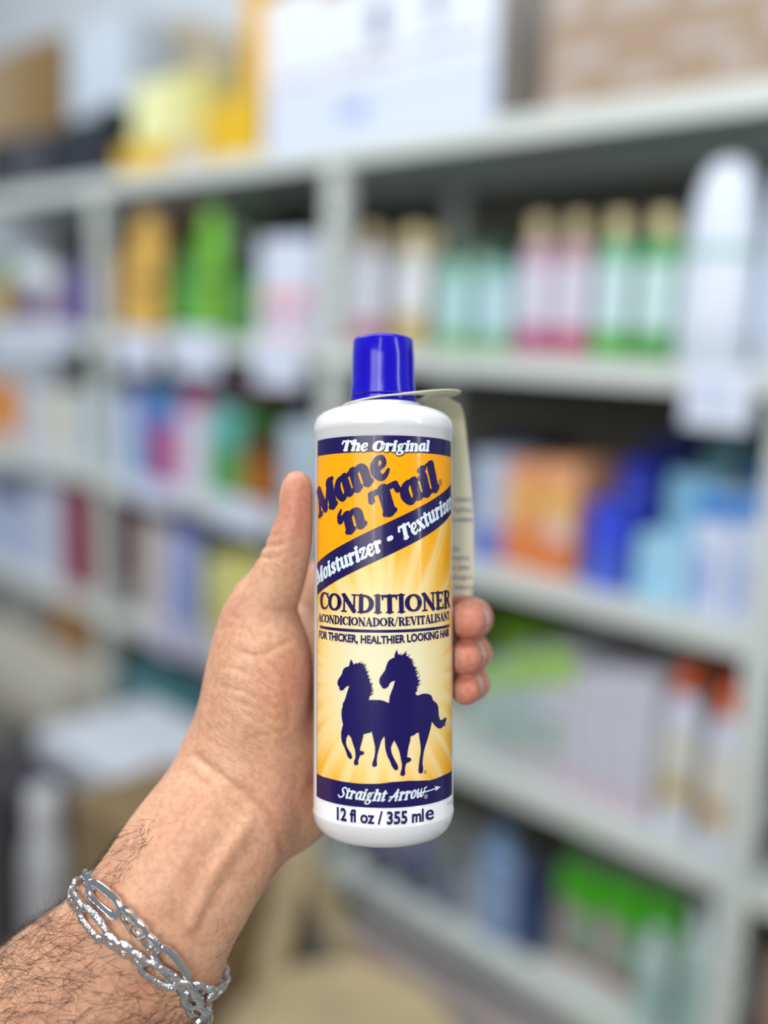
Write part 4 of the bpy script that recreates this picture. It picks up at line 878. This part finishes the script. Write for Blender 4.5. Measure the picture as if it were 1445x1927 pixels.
carton('pale blue carton in front', 'carton', 1190, 1284, 1010, '3', .03, .1, (160, 206, 232), ((.0, .5, 0, 1, (150, 200, 228)),)); carton('taller pale aqua carton behind it', 'carton', 1240, 1330, 892, '3', .15, .1, (140, 196, 222))
carton('grey-teal carton at the back of the third shelf', 'carton', 1302, 1370, 830, '3', .28, .09, (110, 160, 170))
for a, b, lb in ((1292, 1366, 'white pack with a cyan top, left of three'), (1372, 1440, 'white pack with a cyan top, middle of three'), (1446, 1530, 'white pack with a cyan top, right of three')):
    o = carton(lb, 'carton', a, b, 930 if a < 1400 else 925, '3', .025, .16, (196, 212, 236), ((0, 1, .80, 1, (0, 118, 200)), (.15, .5, .1, .5, (140, 166, 226)), (.55, .7, .0, .8, (216, 206, 214))), side=(190, 206, 230), group='white and cyan packs on the third shelf')
carton('deep cyan carton standing behind the white packs', 'carton', 1390, 1480, 868, '3', .2, .12, (10, 110, 180))
# -- fourth shelf
carton('bluish white box at the far left of the fourth shelf', 'carton', -60, 58, 905, '4', .05, .16, (176, 190, 220), ((0, 1, .82, 1, (40, 40, 90)),)); carton('white box beside the bluish one', 'carton', 62, 118, 905, '4', .05, .14, (196, 204, 224))
carton('crimson carton in the far left bay', 'carton', 120, 162, 912, '4', .05, .2, (140, 20, 52))
bottle_('slim dark bottle right of the left post', 236, 30, 965, '4', .06, (44, 24, 34), (90, 30, 46), (60, 60, 60), 'tall')
carton('beige white tall carton', 'carton', 262, 312, 980, '4', .04, .14, (196, 186, 184)); bottle_('lavender bottle with a royal blue cap', 350, 62, 974, '4', .05, (150, 160, 204), (60, 60, 176), (140, 156, 210), 'tall')
carton('pale yellow carton, left of two', 'carton', 386, 426, 1052, '4', .04, .12, (206, 206, 136), ((.1, .9, .3, .5, (190, 180, 120)),)); carton('pale yellow carton, right of two', 'carton', 430, 482, 1042, '4', .04, .12, (210, 206, 120))
carton('dark carton behind the yellow ones', 'carton', 400, 520, 985, '4', .22, .1, (52, 56, 60))
carton('white carton hidden in part by the thumb', 'carton', 490, 574, 1060, '4', .05, .12, (180, 184, 190))
lime = (150, 196, 60)
for k_, (a, b, y, lb) in enumerate(((884, 938, 1255, 'pale teal pack with a lime lid, left of three'), (944, 1000, 1235, 'pale teal pack with a lime lid, middle of three'), (1005, 1060, 1222, 'white pack with a lime lid, right of three'))):
    carton(lb, 'carton', a, b, y, '4', .04, .16, (172, 190, 192) if k_ < 2 else (196, 198, 208), ((0, 1, .78, 1, lime), (.2, .7, .25, .5, (150, 180, 160)), (.3, .8, .05, .2, (196, 172, 170))), group='packs with lime lids')
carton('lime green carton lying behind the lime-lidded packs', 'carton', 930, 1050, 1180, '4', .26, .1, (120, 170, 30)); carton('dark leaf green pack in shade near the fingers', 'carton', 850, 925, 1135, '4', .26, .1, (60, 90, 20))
for k_, (a, b, y, lb) in enumerate(((1064, 1112, 1262, 'white pack with faint red print, first of three'), (1116, 1166, 1262, 'white pack with faint red print, middle of three'), (1170, 1216, 1268, 'white pack with faint red print, last of three'))):
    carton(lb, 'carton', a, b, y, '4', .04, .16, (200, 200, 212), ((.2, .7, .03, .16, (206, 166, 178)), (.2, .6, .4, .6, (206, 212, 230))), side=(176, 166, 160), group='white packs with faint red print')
carton('brownish red flat carton on top at the back of the white packs', 'carton', 1060, 1170, 1225, '4', .24, .1, (150, 96, 92)); carton('taupe carton behind the orange-capped bottles', 'carton', 1190, 1240, 1260, '4', .215, .1, (160, 150, 140))
bottle_('white bottle with an orange cap, left of two', 1272, 84, 1238, '4', .06, (206, 212, 228), (226, 92, 16), (214, 214, 206), 'squeeze', band=(.2, .34, (196, 176, 130)), group='orange-capped bottles')
bottle_('white bottle with an orange cap, right of two beside the post', 1350, 84, 1282, '4', .03, (206, 212, 230), (226, 86, 14), (220, 216, 206), 'squeeze', band=(.2, .34, (190, 160, 120)), group='orange-capped bottles')
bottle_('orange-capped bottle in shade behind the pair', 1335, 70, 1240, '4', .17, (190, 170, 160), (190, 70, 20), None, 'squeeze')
# -- fifth shelf
carton('grey white box at the far left of the fifth shelf', 'carton', -40, 30, 1100, '5', .12, .16, (186, 190, 190), ((0, .6, .8, 1, (150, 50, 70)),)); bottle_('pale grey jar beside it', 78, 40, 1092, '5', .17, (176, 186, 184), (206, 206, 214), None, 'jar', name='jar', cat='jar')
carton('orange amber carton in the far left bay', 'carton', 96, 160, 1138, '5', .12, .14, (204, 150, 80), ((0, 1, 0, .3, (196, 120, 60)),))
carton('dark green carton lying under the long teal box, left of the wrist', 'box', 226, 392, 1300, '5', .0, .2, (50, 96, 60), h=.13)
carton('long teal box stacked at the front of the fifth shelf', 'box', 226, 396, 1240, '5', .0, .12, (74, 124, 132), h=.10, z0=.133)
card('lilac card under the yellow cartons, left of two', 285, 334, 1165, 1228, '4', (196, 192, 214)); card('lilac card under the yellow cartons, right of two', 344, 398, 1178, 1245, '4', (180, 178, 200))
bottle_('dark bottle with a royal blue cap under the held bottle', 782, 60, 1592, '5', .05, (52, 56, 80), (46, 40, 190), (90, 94, 120), 'shampoo', group='blue-capped bottles'); bottle_('dark bottle with a blue cap hidden by the held bottle', 715, 60, 1560, '5', .05, (60, 62, 80), (46, 40, 190), (100, 100, 124), 'shampoo', group='blue-capped bottles')
bottle_('grey speckled bottle beside the blue-capped one', 842, 50, 1610, '5', .05, (70, 76, 104), (90, 96, 120), (120, 124, 150), 'shampoo')
bottle_('pale steel blue tall bottle with a rounded top', 936, 96, 1556, '5', .07, (116, 144, 182), (110, 140, 180), (140, 164, 200), 'shampoo'); bottle_('navy blue bottle between the pale blue and green goods', 1000, 56, 1600, '5', .07, (20, 30, 80), (20, 26, 76), (40, 60, 110), 'shampoo')
for k_, (a, b, y, lb) in enumerate(((1044, 1112, 1600, 'printed pack with a bright green lid, left of three'), (1118, 1190, 1622, 'printed pack with a bright green lid, middle of three'), (1196, 1262, 1650, 'printed pack with a bright green lid, right of three'))):
    carton(lb, 'carton', a, b, y+25, '5', .10, .14, (150, 160, 150), ((0, 1, .56, 1, (70, 186, 24)), (.1, .45, .3, .65, (190, 150, 165)), (.5, .9, .1, .5, (120, 160, 130)), (.1, .9, .0, .12, (150, 50, 80))), group='green-lidded packs')
carton('bright green carton behind the green-lidded packs', 'carton', 1070, 1240, 1565, '5', .25, .12, (84, 190, 34))
for a, y, lb in ((1225, 1745, 'white and teal bottle at the front, left of two'), (1300, 1700, 'white bottle beside the right post on the fifth shelf')):
    bottle_(lb, a, 74, y, '5', .04, (176, 196, 196), (196, 210, 214), (160, 190, 184), 'shampoo')
# -- floor under the unit and at the left
carton('low open box with pink lettering under the fifth shelf', 'box', 640, 1050, 1660, 'F', .02, .34, (206, 200, 204), ((.1, .5, .45, .8, (214, 120, 150)), (.45, .95, .15, .35, (222, 130, 160)), (0, 1, .88, 1, (190, 176, 164))), h=.27)
carton('salmon carton right of the right post, low', 'carton', 1418, 1500, 1790, '5', .05, .2, (176, 140, 126)); carton('white carton on the shelf right of the right post', 'carton', 1425, 1520, 1600, '5', .27, .12, (200, 210, 220))

def cart(*a, **k): return carton(*a, **k)
carton('tall brown cardboard box carrying the flat white box, lower left', 'box', 120, 250, 1400, 'F', -.36, .3, (128, 106, 72), name='cardboard_box', h=.518)
carton('flat white box lying on the tall brown cardboard box', 'box', 70, 262, 1262, 'F', -.37, .32, (206, 212, 222), z0=.52, h=.095)
carton('white lidded box with a beige front jutting from the fifth shelf, far left', 'box', -90, 178, 1330, '5', -.12, .2, (196, 190, 178), ((0, 1, .8, 1, (206, 212, 218)),), h=.15)
carton('brown cardboard box on the floor left of the forearm', 'box', 262, 376, 1420, 'F', -.36, .3, (124, 100, 64), name='cardboard_box', h=.40)
bottle_('white bottle standing on the floor above the bracelet', 100, 70, 1500, 'F', -.62, (176, 176, 180), (190, 190, 194), None, 'tall')
carton('dark carton on the floor at the left edge', 'box', -60, 30, 1490, 'F', -.66, .14, (48, 46, 52)); carton('brown cardboard box on the floor beside the white bottle', 'box', 150, 300, 1560, 'F', -.66, .2, (126, 104, 72), name='cardboard_box')
# -- wooden chair in front of the shelving
wood = mat('pale_wood', (178, 160, 126), .5, noise=.12, nscale=9)
def W_(px, py, t): return EYE+(RT*((px-CX)/F)+UP*((CY-py)/F)+FW)*t
sc_ = W_(640, 1950, 1.42); seat_z = sc_.z
chair = empty('wooden_chair', Matrix.Translation((sc_.x, sc_.y, 0))); tag(chair, 'pale wooden chair with a round seat and slanted back slats, before the shelves', 'chair')
def rod(name, a, b, w, t_):
    a, b = Vector(a), Vector(b); q = (b-a).to_track_quat('Z', 'Y').to_matrix().to_4x4(); bm = bmesh.new(); box(bm, -w/2, w/2, -t_/2, t_/2, 0, (b-a).length, .003)
    return build(name, bm, wood, chair, Matrix.Translation(a) @ q, smooth=False)
bm = bmesh.new(); lathe(bm, [(.05, seat_z-.028), (.165, seat_z-.03), (.178, seat_z-.022), (.18, seat_z-.008), (.172, seat_z), (.155, seat_z-.002), (.15, seat_z-.010), (.01, seat_z-.012)], 48); build('seat', bm, wood, chair)
o_ = Vector((sc_.x, sc_.y, 0))
apex = W_(557, 1606, 1.66)-o_; l1 = W_(498, 1890, 1.60)-o_; l2 = W_(662, 1812, 1.66)-o_
rod('back_slat', l1-(apex-l1)*.0, apex, .05, .02); rod('back_slat', l2, apex+Vector((.012, .02, 0)), .05, .02)
bm = bmesh.new(); box(bm, -.03, .03, -.014, .024, -.012, .02, .005); build('top_joint', bm, wood, chair, Matrix.Translation(apex), smooth=False)
rod('leg', (l1.x, l1.y, 0), l1, .034, .03); rod('leg', (l2.x+.02, l2.y+.0, 0), l2, .034, .03)
rod('leg', (.12, -.13, 0), (.1, -.1, seat_z-.028), .034, .03); rod('leg', (-.14, -.12, 0), (-.1, -.1, seat_z-.028), .034, .03)
rod('seat_rail', l1+Vector((0, 0, seat_z-l1.z-.04)), Vector((-.1, .08, seat_z-.04)), .03, .02); rod('seat_rail', l2+Vector((0, 0, seat_z-l2.z-.04)), Vector((.1, .1, seat_z-.04)), .03, .02)

carton('added dark box on the floor, darkening the gap behind the chair slats', 'carton', 440, 588, 1500, 'F', .04, .3, (42, 40, 40), h=.33)  # added dark box, stands in for the dark gap between the slats
